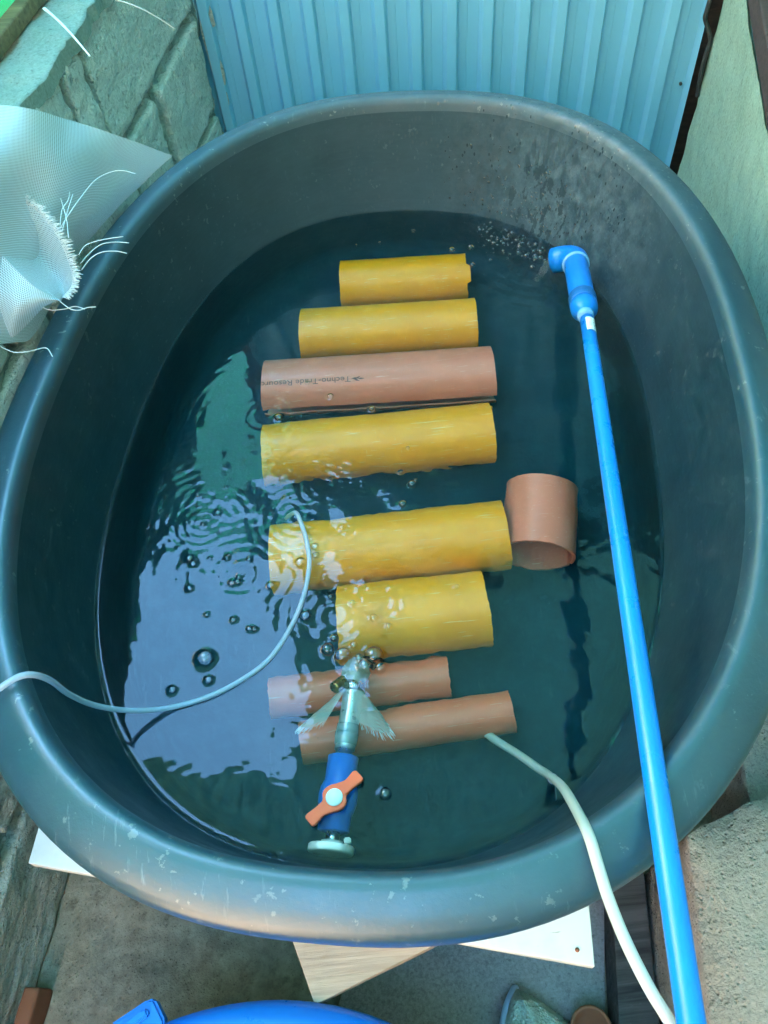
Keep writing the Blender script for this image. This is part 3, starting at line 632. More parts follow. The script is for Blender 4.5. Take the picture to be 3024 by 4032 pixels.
def skirt(angs, lens, seed):
    rows = []
    for j in range(9):
        t = j / 8; row = []
        for k, (a, L) in enumerate(zip(angs, lens)):
            a_ = math.radians(a); ru = math.cos(a_); rs = math.sin(a_); rad = 0.0136 + 0.66 * L * t
            w = 0.002 * t * mnoise.noise(Vector((k * 0.9, j * 0.5, seed)))
            p = cl - hdv * (0.004 + 0.78 * L * t) + (csd * rs * rad + cup * max(ru, -0.3) * (0.0126 + 0.001 * t)) + Vector((w, w, w)); p.z = min(p.z, WAT - 0.006); row.append(p)
        rows.append(row)
    return rows
def fr_len(a, b, n, lo, hi, seed): r = random.Random(seed); return [a + (b - a) * i / n for i in range(n + 1)], [lo + (hi - lo) * math.sin(math.pi * (i / n * 0.8 + 0.1)) + r.uniform(-0.002, 0.002) for i in range(n + 1)]
sgl = 1 if csd.x > 0 else -1
sr = net_surface('mesh_skirt', skirt(*fr_len(12 * sgl, 88 * sgl, 16, 0.040, 0.064, 1), 3), MT['sock'], va)
sl = net_surface('mesh_skirt', skirt(*fr_len(-30 * sgl, -92 * sgl, 14, 0.044, 0.066, 2), 5), MT['sock'], va)
fr = []
for sk, n_ in ((sr, 17), (sl, 15)):                         # frayed ends
    vts = [v.co.copy() for v in sk.data.vertices][-n_:]; prev = [v.co.copy() for v in sk.data.vertices][-2 * n_:-n_]
    for k in range(n_ * 3 - 2):
        i, f = divmod(k / 3, 1); i = int(i); a = vts[i].lerp(vts[min(i + 1, n_ - 1)], f); d = (vts[i] - prev[i]).normalized() * random.uniform(0.004, 0.011)
        fr.append(tube_geo([a, a + d * 0.5 + Vector((random.uniform(-.001, .001), 0, 0)), a + d], 0.00022, 4))
tag(mesh('frayed_threads', *merge(fr), MT['thread'], va), kind='stuff')

# ------------------------------------------------------------------ the two tubes
def path_of(pts, n=8): return spline([at(x, y, z) if z >= WAT else atw(x, y, z) for x, y, z in pts], n)
t1 = [(-60, 1530, RIM - 0.01), (-8, 1492, RIM + 0.0065), (38, 1463, RIM + 0.007), (75, 1458, RIM - 0.004), (112, 1472, RIM - 0.04), (150, 1500, 0.235), (210, 1525, 0.19), (290, 1535, 0.155), (370, 1528, WAT + 0.004), (450, 1505, WAT + 0.002), (520, 1470, WAT + 0.001), (580, 1425, WAT + 0.001), (625, 1360, WAT + 0.001), (655, 1290, WAT + 0.002), (668, 1220, WAT + 0.003), (662, 1168, WAT + 0.003), (650, 1130, WAT + 0.001), (640, 1108, WAT - 0.004), (628, 1112, WAT - 0.02), (620, 1120, 0.08)]
tag(tube('air_tube', path_of(t1), 0.0031, MT['vinyl'], n=16), 'thin clear air tube curling across the water onto a yellow pipe', 'tube')
mt = empty('milky_tube', at(1300, 1925, RIM), 'milky translucent tube leading from the thin orange pipe over the rim', 'tube')
t2 = [(1040, 1575, 0.045), (1068, 1597, 0.055), (1120, 1630, 0.085), (1160, 1658, 0.110), (1192, 1680, WAT + 0.002), (1215, 1700, 0.215), (1237, 1735, 0.275), (1270, 1800, 0.325), (1292, 1870, RIM + 0.0075), (1314, 1940, RIM + 0.0068), (1350, 2030, RIM + 0.008), (1400, 2130, RIM + 0.005), (1450, 2212, RIM), (1500, 2300, RIM - 0.02)]
tube('tube', path_of(t2), 0.0046, MT['vinyl2'], mt, 18)
cp = at(1194, 1682, WAT + 0.001); cdv = (at(1215, 1700, 0.185) - cp).normalized()
lathe('tie_ring', [(-0.0012, 0.0048), (-0.001, 0.0056), (0.001, 0.0056), (0.0012, 0.0048)], cp, cdv, MT['vinyl'], mt, 20)
tube('tie_tail', [cp + Vector((0.002, -0.004, 0)), cp + Vector((0.002, -0.008, -0.01)), cp + Vector((0.004, -0.016, -0.04))], 0.0008, MT['vinyl'], mt, 6)

# ------------------------------------------------------------------ bubbles
def dome_mesh(name, seg=28, rings=9):
    V = []; Fc = []
    for j in range(rings):
        a = math.radians(-18 + 108 * j / rings)
        for k in range(seg): V.append((math.cos(a) * math.cos(6.2832 * k / seg), math.cos(a) * math.sin(6.2832 * k / seg), math.sin(a)))
    V.append((0, 0, 1)); t = len(V) - 1
    for j in range(rings - 1):
        for k in range(seg): Fc.append((j * seg + k, j * seg + (k + 1) % seg, (j + 1) * seg + (k + 1) % seg, (j + 1) * seg + k))
    Fc += [((rings - 1) * seg + k, (rings - 1) * seg + (k + 1) % seg, t) for k in range(seg)]
    me = bpy.data.meshes.new(name); me.from_pydata(V, [], Fc); me.update(); me.shade_smooth(); me.materials.append(MT['film']); return me
dome = dome_mesh('bubble')
def zb(x, y): return WAT + float(water_height(np.array([x]), np.array([y]))[0])
def bubble(px, py, r_px, label, group):
    p = at(px, py, WAT); o = bpy.data.objects.new('bubble', dome); COL.objects.link(o); r = r_px / 1661.0 * 0.95
    o.location = (p.x, p.y, zb(p.x, p.y) + r * 0.12); o.scale = (r, r, r * random.uniform(0.8, 0.95)); tag(o, label, 'bubble', group); return o
for (x, y, r) in BUB['open']: bubble(x, y, r, 'small clear bubble floating on the open water beside the yellow pipes', 'bubbles on the open water')
for (x, y, r), lab in zip(BUB['lone'], ('the largest lone bubble, on open water with two smaller ones near it', 'small bubble close beside the clear air tube', 'lone bubble floating next to the blue valve with the orange handle')): bubble(x, y, r, lab, None)
for key, lab, grp in (('pink', 'bubble resting on or against the lettered pink pipe', 'bubbles at the pink pipe'), ('tube', 'bubble over the long yellow pipe next to the air tube', 'bubbles by the air tube end'),
                      ('between', 'small bubble between the two long yellow pipes', 'bubbles between yellow pipes'), ('end', 'bubble on the dark water by the short yellow end pipe', 'bubbles by the end pipe'), ('hose', 'bubble in the cluster boiling up at the mesh hose end', 'bubbles at the mesh hose end')):
    for (x, y, r) in BUB[key]: bubble(x, y, r, lab, grp)
fm = []; r_ = random.Random(8)
dv = [Vector(v.co) for v in dome_mesh('foam_seed', 10, 4).vertices]; df = [tuple(p.vertices) for p in bpy.data.meshes['foam_seed'].polygons]
for k in range(190):                                          # froth where the stream lands
    t = r_.random() ** 0.8; px = 1185 - 150 * t + r_.gauss(0, 9); py = 556 - 62 * t + r_.gauss(0, 10 + 14 * t)
    p = at(px, py, WAT); r = (0.0008 + 0.0050 * r_.random() ** 2.5) * (1.1 - 0.45 * t)
    u_, v_ = tuv(p.x, p.y)
    if (abs(u_ + 0.015) / (TA - 0.09)) ** TN + (abs(v_) / (TB - 0.09)) ** TN > 0.97: continue
    z = zb(p.x, p.y); fm.append(([Vector((p.x, p.y, z)) + v * r for v in dv], df))
tag(mesh('water_foam', *merge(fm), MT['film']), 'froth of tiny bubbles where the blue elbow pours in', 'foam', None, 'stuff')

# drops clinging to the wall behind the outlet
dr = []
for k in range(150):
    a = r_.gauss(1.12, 0.16); z = WAT + 0.012 + abs(r_.gauss(0, 0.055))
    if z > RIM - 0.04: continue
    d = np.interp(z, [WAT, R_ - 0.16, R_ - 0.11, R_ - 0.06, R_ - 0.0222], [0.0845, 0.076, 0.066, 0.058, 0.0525]); c, s = math.cos(a), math.sin(a)
    u = (TA - d) * abs(c) ** (2 / TN) * math.copysign(1, c) + sh(z); v = (TB - d) * abs(s) ** (2 / TN)
    nrm = Vector((-u / TA ** 2, -v / TB ** 2, 0)).normalized(); P0 = Vector((TUBC[0] + u * CT - v * ST, TUBC[1] + u * ST + v * CT, z))
    nw = Vector((nrm.x * CT - nrm.y * ST, nrm.x * ST + nrm.y * CT, 0.15)).normalized(); q = Vector((0, 0, 1)).rotation_difference(nw).to_matrix()
    r = r_.uniform(0.0005, 0.0017); el_ = r_.uniform(1.0, 2.4)
    dr.append(([P0 + q @ Vector((v_.x * r, v_.y * r * el_, v_.z * r * 0.6)) for v_ in dv], df))
drop_m = plain('water_drop', (0.015, 0.03, 0.035), None, 0.04, bump=0.0, spec=1.0)
tag(mesh('water_drops', *merge(dr), drop_m), 'water drops spattered on the tub wall behind the blue elbow', 'water drops', None, 'stuff')

# ------------------------------------------------------------------ block wall on the left
UW = -0.588; WTOP = 0.488
wall = empty('block_wall', room(UW, 0.6, GROUND), 'rough grey concrete block wall with lumpy mortar joints beside the tub', 'wall')
rows = [(0.308, 0.486, [(-0.52, -0.12), (-0.10, 0.30), (0.32, 0.70), (0.72, 1.085), (1.100, 1.170), (1.192, 1.725)]),
        (0.112, 0.282, [(-0.45, -0.03), (-0.01, 0.39), (0.41, 0.80), (0.82, 1.20), (1.225, 1.405), (1.435, 1.725)]),
        (-0.078, 0.088, [(-0.52, -0.22), (-0.20, 0.165), (0.19, 0.58), (0.60, 1.0), (1.02, 1.40), (1.42, 1.725)]),
        (-0.288, -0.104, [(-0.45, -0.05), (-0.03, 0.36), (0.38, 0.77), (0.79, 1.18), (1.2, 1.725)])]
sd_ = 1.0
for (z0, z1, cs) in rows:
    for (v0, v1) in cs:
        sd_ += 1.7; near_ = (v0 < 0.45 and z0 < 0.1) or v1 > 0.9
        rough_box('block', rbox(UW - 0.14, UW + r_.uniform(-0.002, 0.003), v0 + r_.uniform(-.006, .006), v1 + r_.uniform(-.006, .006), z0 + r_.uniform(-.004, .004), min(z1 + r_.uniform(-.004, .004), WTOP - 0.012)), MT['block'], wall, (24, 1, 1) if near_ else (6, 1, 1), 0.0042, 42, 0.005, sd_)
V = []; Fc = []; nv, nz = 420, 130
for j in range(nz + 1):
    for i in range(nv + 1):
        v = -0.52 + (1.748 + 0.52) * i / nv; z = GROUND - 0.005 + (WTOP - 0.006 - GROUND) * j / nz; q = Vector((v, z, 3.1))
        d = mnoise.fractal(q * 26, 0.8, 2.1, 4) * 0.011 + abs(mnoise.noise(q * 60)) * 0.007
        V.append(room(UW - 0.020 + d + (0.014 if v > 1.71 else 0), v, z))
for j in range(nz):
    for i in range(nv): a = j * (nv + 1) + i; Fc.append((a, a + 1, a + nv + 2, a + nv + 1))
mesh('mortar', V, Fc, MT['mortar'], wall)
V = []; Fc = []; nv, nu = 260, 60                                # smooth cement top of the wall
for j in range(nv + 1):
    for i in range(nu + 1):
        v = -0.52 + 2.26 * j / nv; f = i / nu; q = Vector((v, f, 7))
        u = UW + 0.004 + 0.008 * mnoise.fractal(Vector((v * 22, 0, 1)), 0.9, 2, 4) - 0.50 * max(0, f - 0.12) / 0.88
        z = WTOP + 0.005 + 0.006 * mnoise.fractal(Vector((u * 14, v * 14, 2)), 0.9, 2, 4) - (0.022 * (1 - f / 0.12) ** 1.5 if f < 0.12 else 0)
        V.append(room(u, v, z))
for j in range(nv):
    for i in range(nu): a = j * (nu + 1) + i; Fc.append((a, a + 1, a + nu + 2, a + nu + 1))
mesh('cement_top', V, Fc, MT['cap'], wall)

def crossing(px, py, plane_u=None, plane_v=None):                # sight line meets a plane of the yard
    r = sight(px, py); ru, rv_ = r[0] * CT + r[1] * ST, -r[0] * ST + r[1] * CT
    t = plane_u / ru if plane_u is not None else plane_v / rv_
    return Vector(r * t) + Vector((0, 0, CZ))
beam = rough_box('wood_beam', rbox(-0.683, -0.660, -0.3, 2.3, WTOP + 0.009, WTOP + 0.031), MT['beam'], None, (10, 1, 1), 0.0006, 30, 0.003, 5)
tag(beam, 'old brown wooden beam lying along the cement wall top', 'beam')
net_rows = [[room(-0.692 - 0.006 * mnoise.noise(Vector((v * 5, z * 5, 0))), v, z) for v in np.linspace(-0.3, 2.3, 60)] for z in np.linspace(WTOP + 0.02, 0.74, 8)]
gn = net_surface('green_net', [[Vector(p) for p in r] for r in net_rows], MT['greennet'], None); tag(gn, 'bright green netting standing behind the wooden beam', 'net')
scr = [[Vector(room(u, 1.98 + 0.03 * mnoise.noise(Vector((u * 3, z * 2, 0))), z)) for u in np.linspace(-1.79, -0.64, 50)] for z in np.linspace(GROUND, 2.3, 40)]
tag(net_surface('green_net', scr, m_net('dark_green_net', (0.006, 0.20, 0.105), 0.006, 0.8, 0.7, 0.7), None), 'tall green net screen beyond the wall end, mirrored green in the water', 'net')
for (x0, y0, x1, y1, z0, z1, lab) in ((172, 32, 354, 222, 0.535, 0.50, 'white plastic strip sticking out from under the wooden beam'), (440, -6, 690, 115, 0.56, 0.50, 'white plastic strip pointing down across the large wall block')):
    a, b = at(x0 / PX, y0 / PX, z0), at(x1 / PX, y1 / PX, z1); d = (b - a).normalized(); sdv = d.cross(Vector((0, 0, 1))).normalized(); V = []; Fc = []
    for k in range(9):
        f = k / 8; c = a.lerp(b, f) + Vector((0, 0, 0.006 * math.sin(f * 3.1))); w = 0.0021 * (1 - 0.55 * f)
        for (s, h) in ((-1, -1), (1, -1), (1, 1), (-1, 1)): V.append(c + sdv * s * w + Vector((0, 0, 0.0007 * h)))
    for k in range(8):
        for i in range(4): Fc.append((k * 4 + i, k * 4 + (i + 1) % 4, k * 4 + 4 + (i + 1) % 4, k * 4 + 4 + i))
    Fc += [(0, 1, 2, 3), (32, 33, 34, 35)]
    tag(mesh('plastic_strip', V, Fc, MT['thread'], None, False), lab, 'strip')

# ------------------------------------------------------------------ white mesh cloth
cloth = empty('mesh_cloth', at(60, 500, RIM), 'white fine mesh cloth with a frayed edge, draped between wall and tub', 'cloth')
def cpt(px, py, z):
    p = at(px, py, z); u = p.x * CT + p.y * ST
    if u < UW + 0.016 and z < WTOP + 0.02:
        q = crossing(px, py, plane_u=UW + 0.016); p = q if q.z < WTOP + 0.014 else at(px, py, WTOP + 0.022)
    return p
def pick(s, t):
    x = t * (len(s) - 1); i = min(int(x), len(s) - 2); return s[i].lerp(s[i + 1], x - i)
def patch(ctrl, nr=40, nc=50, wob=0.0, seed=0, guard=True):
    C = [[Vector(c) for c in r] for r in ctrl]
    rowsS = []
    for r in C:
        s = spline(r, 12); rowsS.append([pick(s, i / nc) for i in range(nc + 1)])
    cols = []
    for i in range(nc + 1):
        s = spline([r[i] for r in rowsS], 12); cols.append([pick(s, j / nr) for j in range(nr + 1)])
    out = []
    for j in range(nr + 1):
        row = []
        for i in range(nc + 1):
            p = cols[i][j].copy(); p.z += wob * mnoise.noise(Vector((p.x * 14, p.y * 14, seed))); row.append(p)
        out.append(row)
    return out
A_c = [[(-60, 226, .515), (60, 233, .505), (150, 258, .45), (250, 290, .40), (372, 336, .318)],
       [(-60, 330, .50), (60, 340, .47), (150, 350, .43), (230, 365, .375), (322, 383, .312)],
       [(-60, 430, .46), (50, 440, .43), (120, 450, .40), (190, 460, .355), (256, 446, .306)],
       [(-60, 560, .42), (30, 570, .39), (80, 565, .365), (130, 560, .335), (180, 537, .300)],
       [(-60, 745, .36), (5, 745, .34), (35, 740, .32), (60, 735, .31), (86, 705, .294)]]
net_surface('drape', patch([[cpt(*c) for c in r] for r in A_c], 44, 50, 0.004, 1), MT['net'], cloth)
C1 = [(-60, 375, .45), (0, 402, .44), (50, 432, .43), (95, 470, .42), (130, 520, .405), (152, 575, .385), (156, 615, .372), (132, 646, .36)]
Cm = [(-60, 470, .385), (0, 490, .38), (40, 515, .375), (75, 545, .37), (105, 580, .365), (128, 608, .36), (138, 630, .357), (131, 646, .357)]
C2 = [(-60, 500, .425), (-20, 530, .42), (15, 562, .412), (45, 593, .405), (72, 617, .395), (95, 632, .385), (114, 641, .375), (130, 647, .362)]
C3 = [(-60, 735, .36), (-25, 722, .35), (0, 722, .345), (26, 729, .34), (58, 702, .34), (86, 672, .345), (106, 657, .35), (127, 649, .356)]
net_surface('fold_inside', patch([[at(*c) for c in r] for r in (C1, Cm, C2)], 30, 50), MT['netf'], cloth)
net_surface('fold_outside', patch([[at(*c) for c in r] for r in (C2, [((a[0] + b[0]) / 2, (a[1] + b[1]) / 2, (a[2] + b[2]) / 2 + 0.012) for a, b in zip(C2, C3)], C3)], 24, 50), MT['net'], cloth)
th = []; s1 = spline([at(*c) for c in C1], 26); sm = spline([at(*c) for c in Cm], 26)
for k in range(6, len(s1) - 4):                                   # the frayed fringe
    for _ in range(2):
        d = (s1[k] - sm[k]); d.z *= 0.25; d = d.normalized() * r_.uniform(0.006, 0.014) + Vector((r_.gauss(0, .0012), r_.gauss(0, .0012), r_.gauss(0, .001))); a = s1[k].lerp(s1[min(k + 1, len(s1) - 1)], r_.random())
        th.append(tube_geo([a - d * 0.1, a + d * 0.5 + Vector((0, 0, 0.001)), a + d], 0.00030, 4))
tag(mesh('fringe', *merge(th), MT['thread'], cloth), kind='stuff')
def z2(x, y): return (x / 2.37 / PX, (700 + y / 2.37) / PX)
def z1(x, y): return (x / 1.659 / PX, y / 1.659 / PX)
loose = [[z2(*p) for p in l] for l in ([(735, 720), (800, 630), (950, 580), (1150, 548)], [(750, 800), (850, 690), (950, 620), (1080, 600), (1205, 608)], [(760, 860), (850, 750), (950, 695), (1080, 685), (1185, 705)], [(430, 1045), (520, 1120), (650, 1220), (740, 1235), (820, 1210), (895, 1205)], [(100, 1000), (200, 1100), (330, 1160), (450, 1230), (600, 1225), (700, 1200), (790, 1225)], [(-40, 1550), (100, 1620), (200, 1630), (300, 1615), (430, 1588), (490, 1668)], [(0, -20), (230, 230), (420, 400), (560, 560)], [(640, 560), (620, 380), (565, 185)], [(560, 470), (580, 300), (640, 200), (655, 80)], [(580, 500), (620, 350), (680, 155)])] + [[z1(*p) for p in [(400, 1480), (450, 1400), (520, 1300), (620, 1180), (720, 1125), (800, 1115), (885, 1135)]], [z1(*p) for p in [(200, 1310), (170, 1240), (160, 1165)]]]
for l in loose:
    zs = 0.352 if l[-1][1] > 600 else 0.40
    if 500 < l[0][1] < 600 and l[-1][0] > 190: zs = 0.375
    tube('loose_thread', spline([at(x, y, zs + 0.006 * math.sin(i * 1.1)) for i, (x, y) in enumerate(l)], 6), 0.00055, MT['thread'], cloth, 5)

# ------------------------------------------------------------------ corrugated sheet behind
VS = 1.75; sheet = empty('corrugated_sheet', room(-0.05, VS, GROUND), 'light blue ribbed metal sheet standing behind the tub', 'metal sheet')
prof = []; k0 = -9
for k in range(k0, 8):
    u = -0.040 + 0.0738 * k
    prof += [(u - 0.0330, 0.0), (u - 0.0235, 0.0150), (u - 0.0050, 0.0155), (u - 0.0030, 0.0140), (u, -0.0006), (u + 0.0150, 0.0), (u + 0.0158, 0.0006), (u + 0.0172, 0.0006), (u + 0.0180, 0.0)]
prof = [p for p in prof if -0.66 < p[0] < 0.462]
V = []; Fc = []; zs = np.linspace(GROUND + 0.004, 2.12, 14)
for z in zs:
    for (u, h) in prof: V.append(room(u, VS - h - 0.0008 * mnoise.noise(Vector((u * 3, z * 2, 4))), z))
n_ = len(prof)
for j in range(len(zs) - 1):
    for i in range(n_ - 1): a = j * n_ + i; Fc.append((a, a + 1, a + n_ + 1, a + n_))
ps = mesh('ribbed_panel', V, Fc, MT['sheet'], sheet, False)
npt = crossing(2680 / PX, 330 / PX, plane_v=VS - 0.004); nd = Vector((-ST * 0 + ST, -CT, 0)).normalized()
lathe('nail', [(-0.003, 0.003), (0.0015, 0.0034), (0.003, 0.002), (0.0034, 0.0)], npt, Vector(room(0, -1, 0)), MT['nail'], sheet, 14)
for (x, y, l) in ((832, 70, 0.03), (876, 290, 0.035), (890, 390, 0.03), (805, 150, 0.05), (830, 240, 0.05)):        # dabs of mortar smeared on the sheet
    c = crossing(x / PX, y / PX, plane_v=VS - 0.0135); bm = bmesh.new(); pts = []
    for k in range(9):
        a = 6.283 * k / 9; w = 0.0035 * (1 + 0.5 * r_.random()); pts.append(bm.verts.new(c + Vector(room(math.cos(a) * w + 0.002 * r_.random(), 0, 0)) + Vector((0, 0, math.sin(a) * l * (0.5 + 0.4 * r_.random())))))
    f = bm.faces.new(pts); ex = bmesh.ops.extrude_face_region(bm, geom=[f])
    for v in [g for g in ex['geom'] if isinstance(g, bmesh.types.BMVert)]: v.co += Vector(room(0, -0.0012, 0))
    from_bm('mortar_smear', bm, MT['mortar'], sheet)

# ------------------------------------------------------------------ plastered wall and rail on the right
UR = 0.474
pw = empty('plaster_wall', room(UR, 1.0, GROUND), 'low grey-green plastered wall on the pipe side of the tub', 'wall')
def ztop(v): return 0.342 + (v - 1.58) * 0.234
V = []; Fc = []; nv, nz = 200, 70
for j in range(nz + 1):
    for i in range(nv + 1):
        v = 0.36 + (1.728 - 0.36) * i / nv; z = GROUND - 0.004 + (ztop(v) - GROUND) * j / nz; q = Vector((v, z, 9))
        V.append(room(UR + mnoise.fractal(q * 18, 0.9, 2, 4) * 0.0025 + mnoise.noise(q * 4) * 0.004, v, z))
for j in range(nz):
    for i in range(nv): a = j * (nv + 1) + i; Fc.append((a, a + 1, a + nv + 2, a + nv + 1))
mesh('plaster_face', V, Fc, MT['plaster'], pw)
rough_box('wall_core', [room(u, v, z) for z, sel in ((GROUND, 0), (0, 1)) for (u, v) in ((UR + 0.008, 0.362), (UR + 0.2, 0.362), (UR + 0.2, 1.727), (UR + 0.008, 1.727)) for z in [GROUND - 0.002 if sel == 0 else ztop(v) - 0.006]], MT['plaster'], pw, (4, 1, 1), 0.001, 20, 0.003, 3)
rl = rough_box('wooden_rail', [room(u, v, ztop(v) + dz) for dz in (0.004, 0.05) for (u, v) in ((UR - 0.003, 0.40), (UR + 0.075, 0.40), (UR + 0.075, 1.735), (UR - 0.003, 1.735))], MT['rail'], None, (8, 1, 1), 0.0012, 30, 0.003, 8)
tag(rl, 'dark brown rail along the top of the plastered wall', 'rail')
cb = empty('black_cable', crossing(2745 / PX, 380 / PX, plane_v=VS - 0.03), 'black taped cable hanging in the corner of sheet and plastered wall', 'cable')
for (dx, r, ph, cut) in ((0, 0.0042, 0.0, 11), (7, 0.0034, 1.7, 11), (-4, 0.0030, 3.1, 9)):
    pts = [(945, -40), (925, 20), (888, 150), (872, 240), (918, 380), (938, 500), (900, 620), (868, 720), (835, 850), (815, 950), (795, 1050), (775, 1200)][:cut + 1]
    tube('strand', spline([crossing((2500 + (x + dx * math.sin(i * 1.1 + ph)) / 3.16) / PX, (y / 3.16) / PX, plane_v=VS - 0.028 - 0.003 * math.sin(i + ph)) for i, (x, y) in enumerate(pts)], 6), r, MT['cable'], cb, 9)

# ------------------------------------------------------------------ rough block ledge, boards and clutter round the foot of the tub
top_z = 0.0
poly = [(0.272, -0.35), (0.272, 0.236), (0.42, 0.318), (0.62, 0.43), (0.62, -0.35)]
V = []; Fc = []; bm = bmesh.new()
bv = [bm.verts.new(room(u, v, GROUND)) for u, v in poly]; tv = [bm.verts.new(room(u, v, top_z)) for u, v in poly]
bm.faces.new(bv[::-1]); bm.faces.new(tv)
for k in range(5): bm.faces.new((bv[k], bv[(k + 1) % 5], tv[(k + 1) % 5], tv[k]))
bmesh.ops.triangulate(bm, faces=bm.faces)
for _ in range(6):
    bmesh.ops.subdivide_edges(bm, edges=[e for e in bm.edges if e.calc_length() > 0.012], cuts=1)
    if len(bm.faces) > 60000: break
bmesh.ops.triangulate(bm, faces=[f for f in bm.faces if len(f.verts) > 4]); bm.normal_update()
mv = [(v, v.normal * (mnoise.fractal(v.co * 55, 0.8, 2.1, 4) * 0.004 + mnoise.noise(v.co * 11) * 0.004)) for v in bm.verts]
for v, d in mv: v.co += d
tag(from_bm('cement_ledge', bm, MT['rough'], None, True), 'rough sandy cement ledge beside the blue pipe below the rim', 'ledge')
pk = rough_box('cement_block', rbox(0.392, 0.468, 0.30, 0.52, GROUND, -0.12), MT['rough'], None, (20, 1, 1), 0.003, 50, 0.006, 11)
tag(pk, 'rough pinkish cement block between the plastered wall and the sandy ledge', 'block')

def board_px(name, quad, z, th_, mat, label, cat, amp=0.0005, cuts=5, bev=0.0015):
    b = [Vector((*p[:2], z - th_)) for p in quad]; t = [Vector((*p[:2], z)) for p in quad]
    o = rough_box(name, [tuple(p) for p in b + t], mat, None, (cuts, 1, 1), amp, 30, bev, 2.0); return tag(o, label, cat)
f0, f1 = Vector((-0.470, 0.2345, 0)), Vector((0.1695, 0.0645, 0)); dv_ = Vector((0.14, 0.99, 0)).normalized()
board_px('white_board', [f0, f1, f1 + dv_ * 1.0, f0 + dv_ * 1.0], 0.008, 0.018, MT['whiteboard'], 'white painted wooden board under the black tub', 'board')
for (x, y) in ((150, 1818), (1247, 2052)):
    p = at(x, y, 0.009); lathe('nail_head', [(-0.002, 0.0022), (0.0002, 0.0024), (0.0004, 0.0)], p, (0, 0, 1), MT['terracotta'], bpy.data.objects['white_board'], 10)
wt, wL, wR = at(680, 2171, -0.013), at(640, 2055, -0.013), at(920, 2052, -0.013); d1 = (wL - wt).normalized(); d2 = (wR - wt).normalized()
board_px('wood_board', [wt, wt + d2 * 0.34, wt + d2 * 0.34 + d1 * 0.30, wt + d1 * 0.30], -0.0115, 0.022, MT['rawwood'], 'bare brown wooden board with its corner poking out under the tub', 'board')
for (u, v, lab) in ((-0.33, 0.36, 'grey block under the white board on the block wall side'), (0.03, 0.36, 'grey block under the white board on the plaster wall side'), (-0.30, 0.85, 'grey block under the white board, block wall side, towards the sheet'), (0.06, 0.85, 'grey block under the white board, plaster wall side, towards the sheet')):
    tag(rough_box('support_block', rbox(u - 0.1, u + 0.1, v, v + 0.2, GROUND, -0.035 if v < 0.5 else -0.0105), MT['block'], None, (6, 1, 1), 0.001, 40, 0.004, u), lab, 'block', 'blocks carrying the board')
gl, gr = at(700, 2300, GROUND + 0.01), at(1308, 2300, GROUND + 0.01); gr2 = at(1304, 1880, GROUND + 0.01); gl2 = at(800, 1900, GROUND + 0.01)
board_px('grey_board', [gl, gr, gr2, gl2], GROUND + 0.014, 0.012, MT['greyboard'], 'smooth purple-grey board lying on the floor under the tub edge', 'board')
board_px('dark_plank', [Vector(room(0.207, -0.30, 0)), Vector(room(0.266, -0.30, 0)), Vector(room(0.266, 0.33, 0)), Vector(room(0.222, 0.33, 0))], -0.21, 0.08, MT['darkwood'], 'weathered dark plank beside the sandy cement ledge', 'plank', 0.0012)

# blue basin
bz = 0.0
def circ(a, b, c):
    ax_, ay, bx, by, cx, cy_ = a.x, a.y, b.x, b.y, c.x, c.y; d = 2 * (ax_ * (by - cy_) + bx * (cy_ - ay) + cx * (ay - by))
    ux = ((ax_ ** 2 + ay ** 2) * (by - cy_) + (bx ** 2 + by ** 2) * (cy_ - ay) + (cx ** 2 + cy_ ** 2) * (ay - by)) / d; uy = ((ax_ ** 2 + ay ** 2) * (cx - bx) + (bx ** 2 + by ** 2) * (ax_ - cx) + (cx ** 2 + cy_ ** 2) * (bx - ax_)) / d
    return Vector((ux, uy, 0)), math.hypot(ax_ - ux, ay - uy)
cB, rB = circ(at(345, 2212, bz), at(565, 2160, bz), at(845, 2212, bz))
bas = empty('blue_basin', (cB.x, cB.y, GROUND), 'round bright blue plastic basin on the floor in front of the tub', 'basin')
bp = [(GROUND + 0.014, 0.0), (GROUND + 0.014, rB * 0.70), (GROUND + 0.03, rB * 0.74), (bz - 0.03, rB - 0.052), (bz - 0.012, rB - 0.045), (bz - 0.004, rB - 0.037), (bz, rB - 0.024), (bz - 0.001, rB - 0.008), (bz - 0.008, rB), (bz - 0.022, rB + 0.001), (bz - 0.022, rB - 0.003), (bz - 0.011, rB - 0.006), (bz - 0.008, rB - 0.022), (bz - 0.016, rB - 0.036), (bz - 0.034, rB - 0.047), (GROUND + 0.026, rB * 0.735 - 0.004), (GROUND + 0.005, rB * 0.69), (GROUND + 0.005, 0.0)]
lathe('bowl', bp, (cB.x, cB.y, 0), (0, 0, 1), MT['basin'], bas, 120)
def slab(name, pxs, z, th_, mat, parent, bev=0.003):
    bm = bmesh.new(); lo = [bm.verts.new(at(x, y, z)) for x, y in pxs]; f = bm.faces.new(lo); ex = bmesh.ops.extrude_face_region(bm, geom=[f])
    for v in [g for g in ex['geom'] if isinstance(g, bmesh.types.BMVert)]: v.co.z -= th_
    bmesh.ops.bevel(bm, geom=list(bm.edges), offset=bev, segments=3, affect='EDGES'); return from_bm(name, bm, mat, parent, False)
hb = slab('handle', [(318, 2158), (333, 2156), (356, 2205), (352, 2260), (250, 2260), (236, 2213)], bz - 0.006, 0.018, MT['basin'], bas)
slab('handle_rib', [(300, 2182), (316, 2178), (320, 2194), (262, 2235), (250, 2222)], bz + 0.001, 0.010, MT['basin'], hb, 0.002)

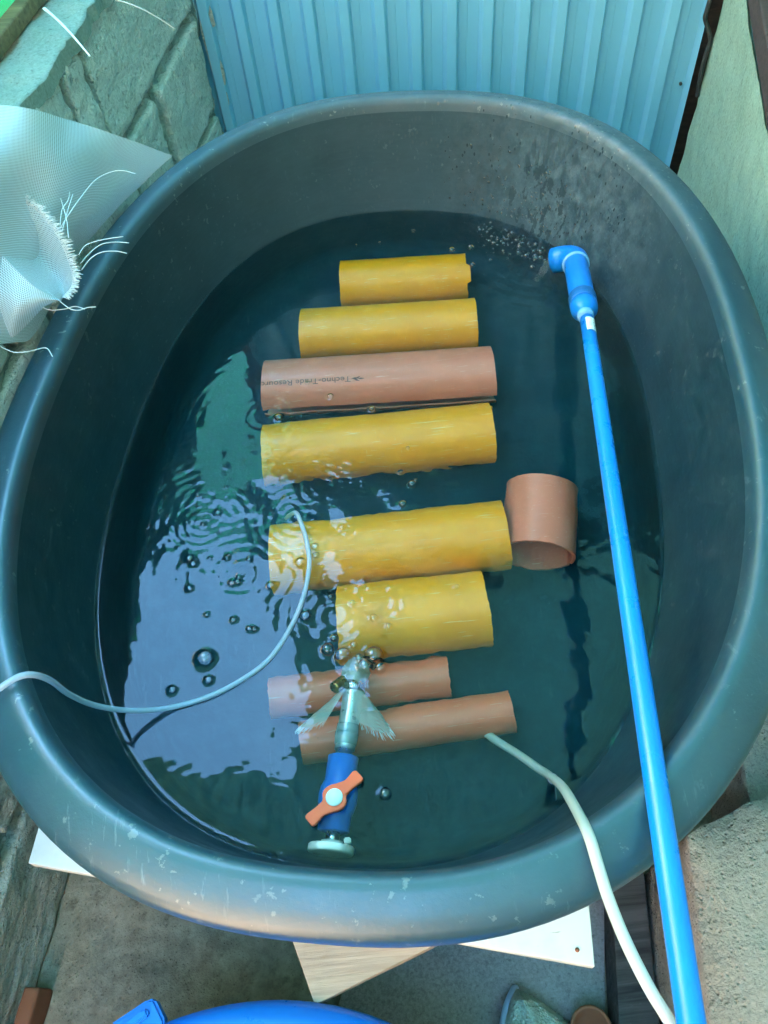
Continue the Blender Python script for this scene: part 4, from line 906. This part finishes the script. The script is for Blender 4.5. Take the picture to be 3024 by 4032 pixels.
# crusted scrap, pot rim, brick
sk = empty('crusted_scraper', at(1140, 2190, GROUND + 0.014), 'ridged grey-green crusted scrap with a pale blue edge on the grey board', 'scrap')
Lc_ = [(1113, 2134), (1101, 2160), (1092, 2188), (1086, 2225), (1082, 2270)]; Rc_ = [(1124, 2139), (1158, 2156), (1192, 2180), (1232, 2212), (1290, 2262)]
P = []; ns, nt = 60, 60
ls = spline([Vector((x, y, 0)) for x, y in Lc_], 15); rs_ = spline([Vector((x, y, 0)) for x, y in Rc_], 15)
for j in range(ns + 1):
    a, b = ls[j], rs_[j]; row = []
    for i in range(nt + 1):
        t = i / nt; c = a.lerp(b, t); q = Vector((t * 5, j * 0.02, 2)); rd = math.sin(t * 16 + 1.2 * mnoise.noise(Vector((j * 0.05, t * 2, 0)))) * 0.004
        zz = GROUND + 0.016 + 0.075 * math.sqrt(max(0.0, math.sin(math.pi * min(1, 0.06 + t * 0.94)))) * min(1, 0.35 + j / 25) + rd * min(1, t * 5) + mnoise.fractal(Vector((t * 30, j * 0.5, 1)), 0.8, 2, 3) * 0.003
        row.append(at(c.x + 2.5 * mnoise.noise(Vector((j * 0.4, 5, t * 3))) * t, c.y + 2.0 * mnoise.noise(Vector((j * 0.5, 1, t * 2))) * t, zz))
    P.append(row)
net_surface('crust', P, MT['scrap'], sk)
tube('edge_band', [P[j][0] + Vector((0, 0, 0.002)) for j in range(0, ns + 1, 3)], 0.0055, MT['palerim'], sk, 10)
cR = at(1278, 2224, GROUND + 0.06)
pot = lathe('clay_pot', [(-0.046, 0.0), (-0.046, 0.018), (-0.004, 0.026), (0.0, 0.027), (0.002, 0.024), (-0.002, 0.022), (-0.04, 0.015), (-0.04, 0.0)], cR, (0, 0, 1), MT['terracotta'], None, 30)
tag(pot, 'small reddish brown clay pot rim next to the crusted scrap', 'pot')
br = at(22, 2185, GROUND + 0.05)
ub, vb_ = br.x * CT + br.y * ST, -br.x * ST + br.y * CT
tag(rough_box('brick', rbox(max(ub - 0.05, UW + 0.006), ub + 0.03, vb_ - 0.12, vb_ + 0.03, GROUND, GROUND + 0.05), MT['terracotta'], None, (5, 1, 1), 0.001, 40, 0.004, 4), 'piece of orange brick at the foot of the block wall', 'brick')
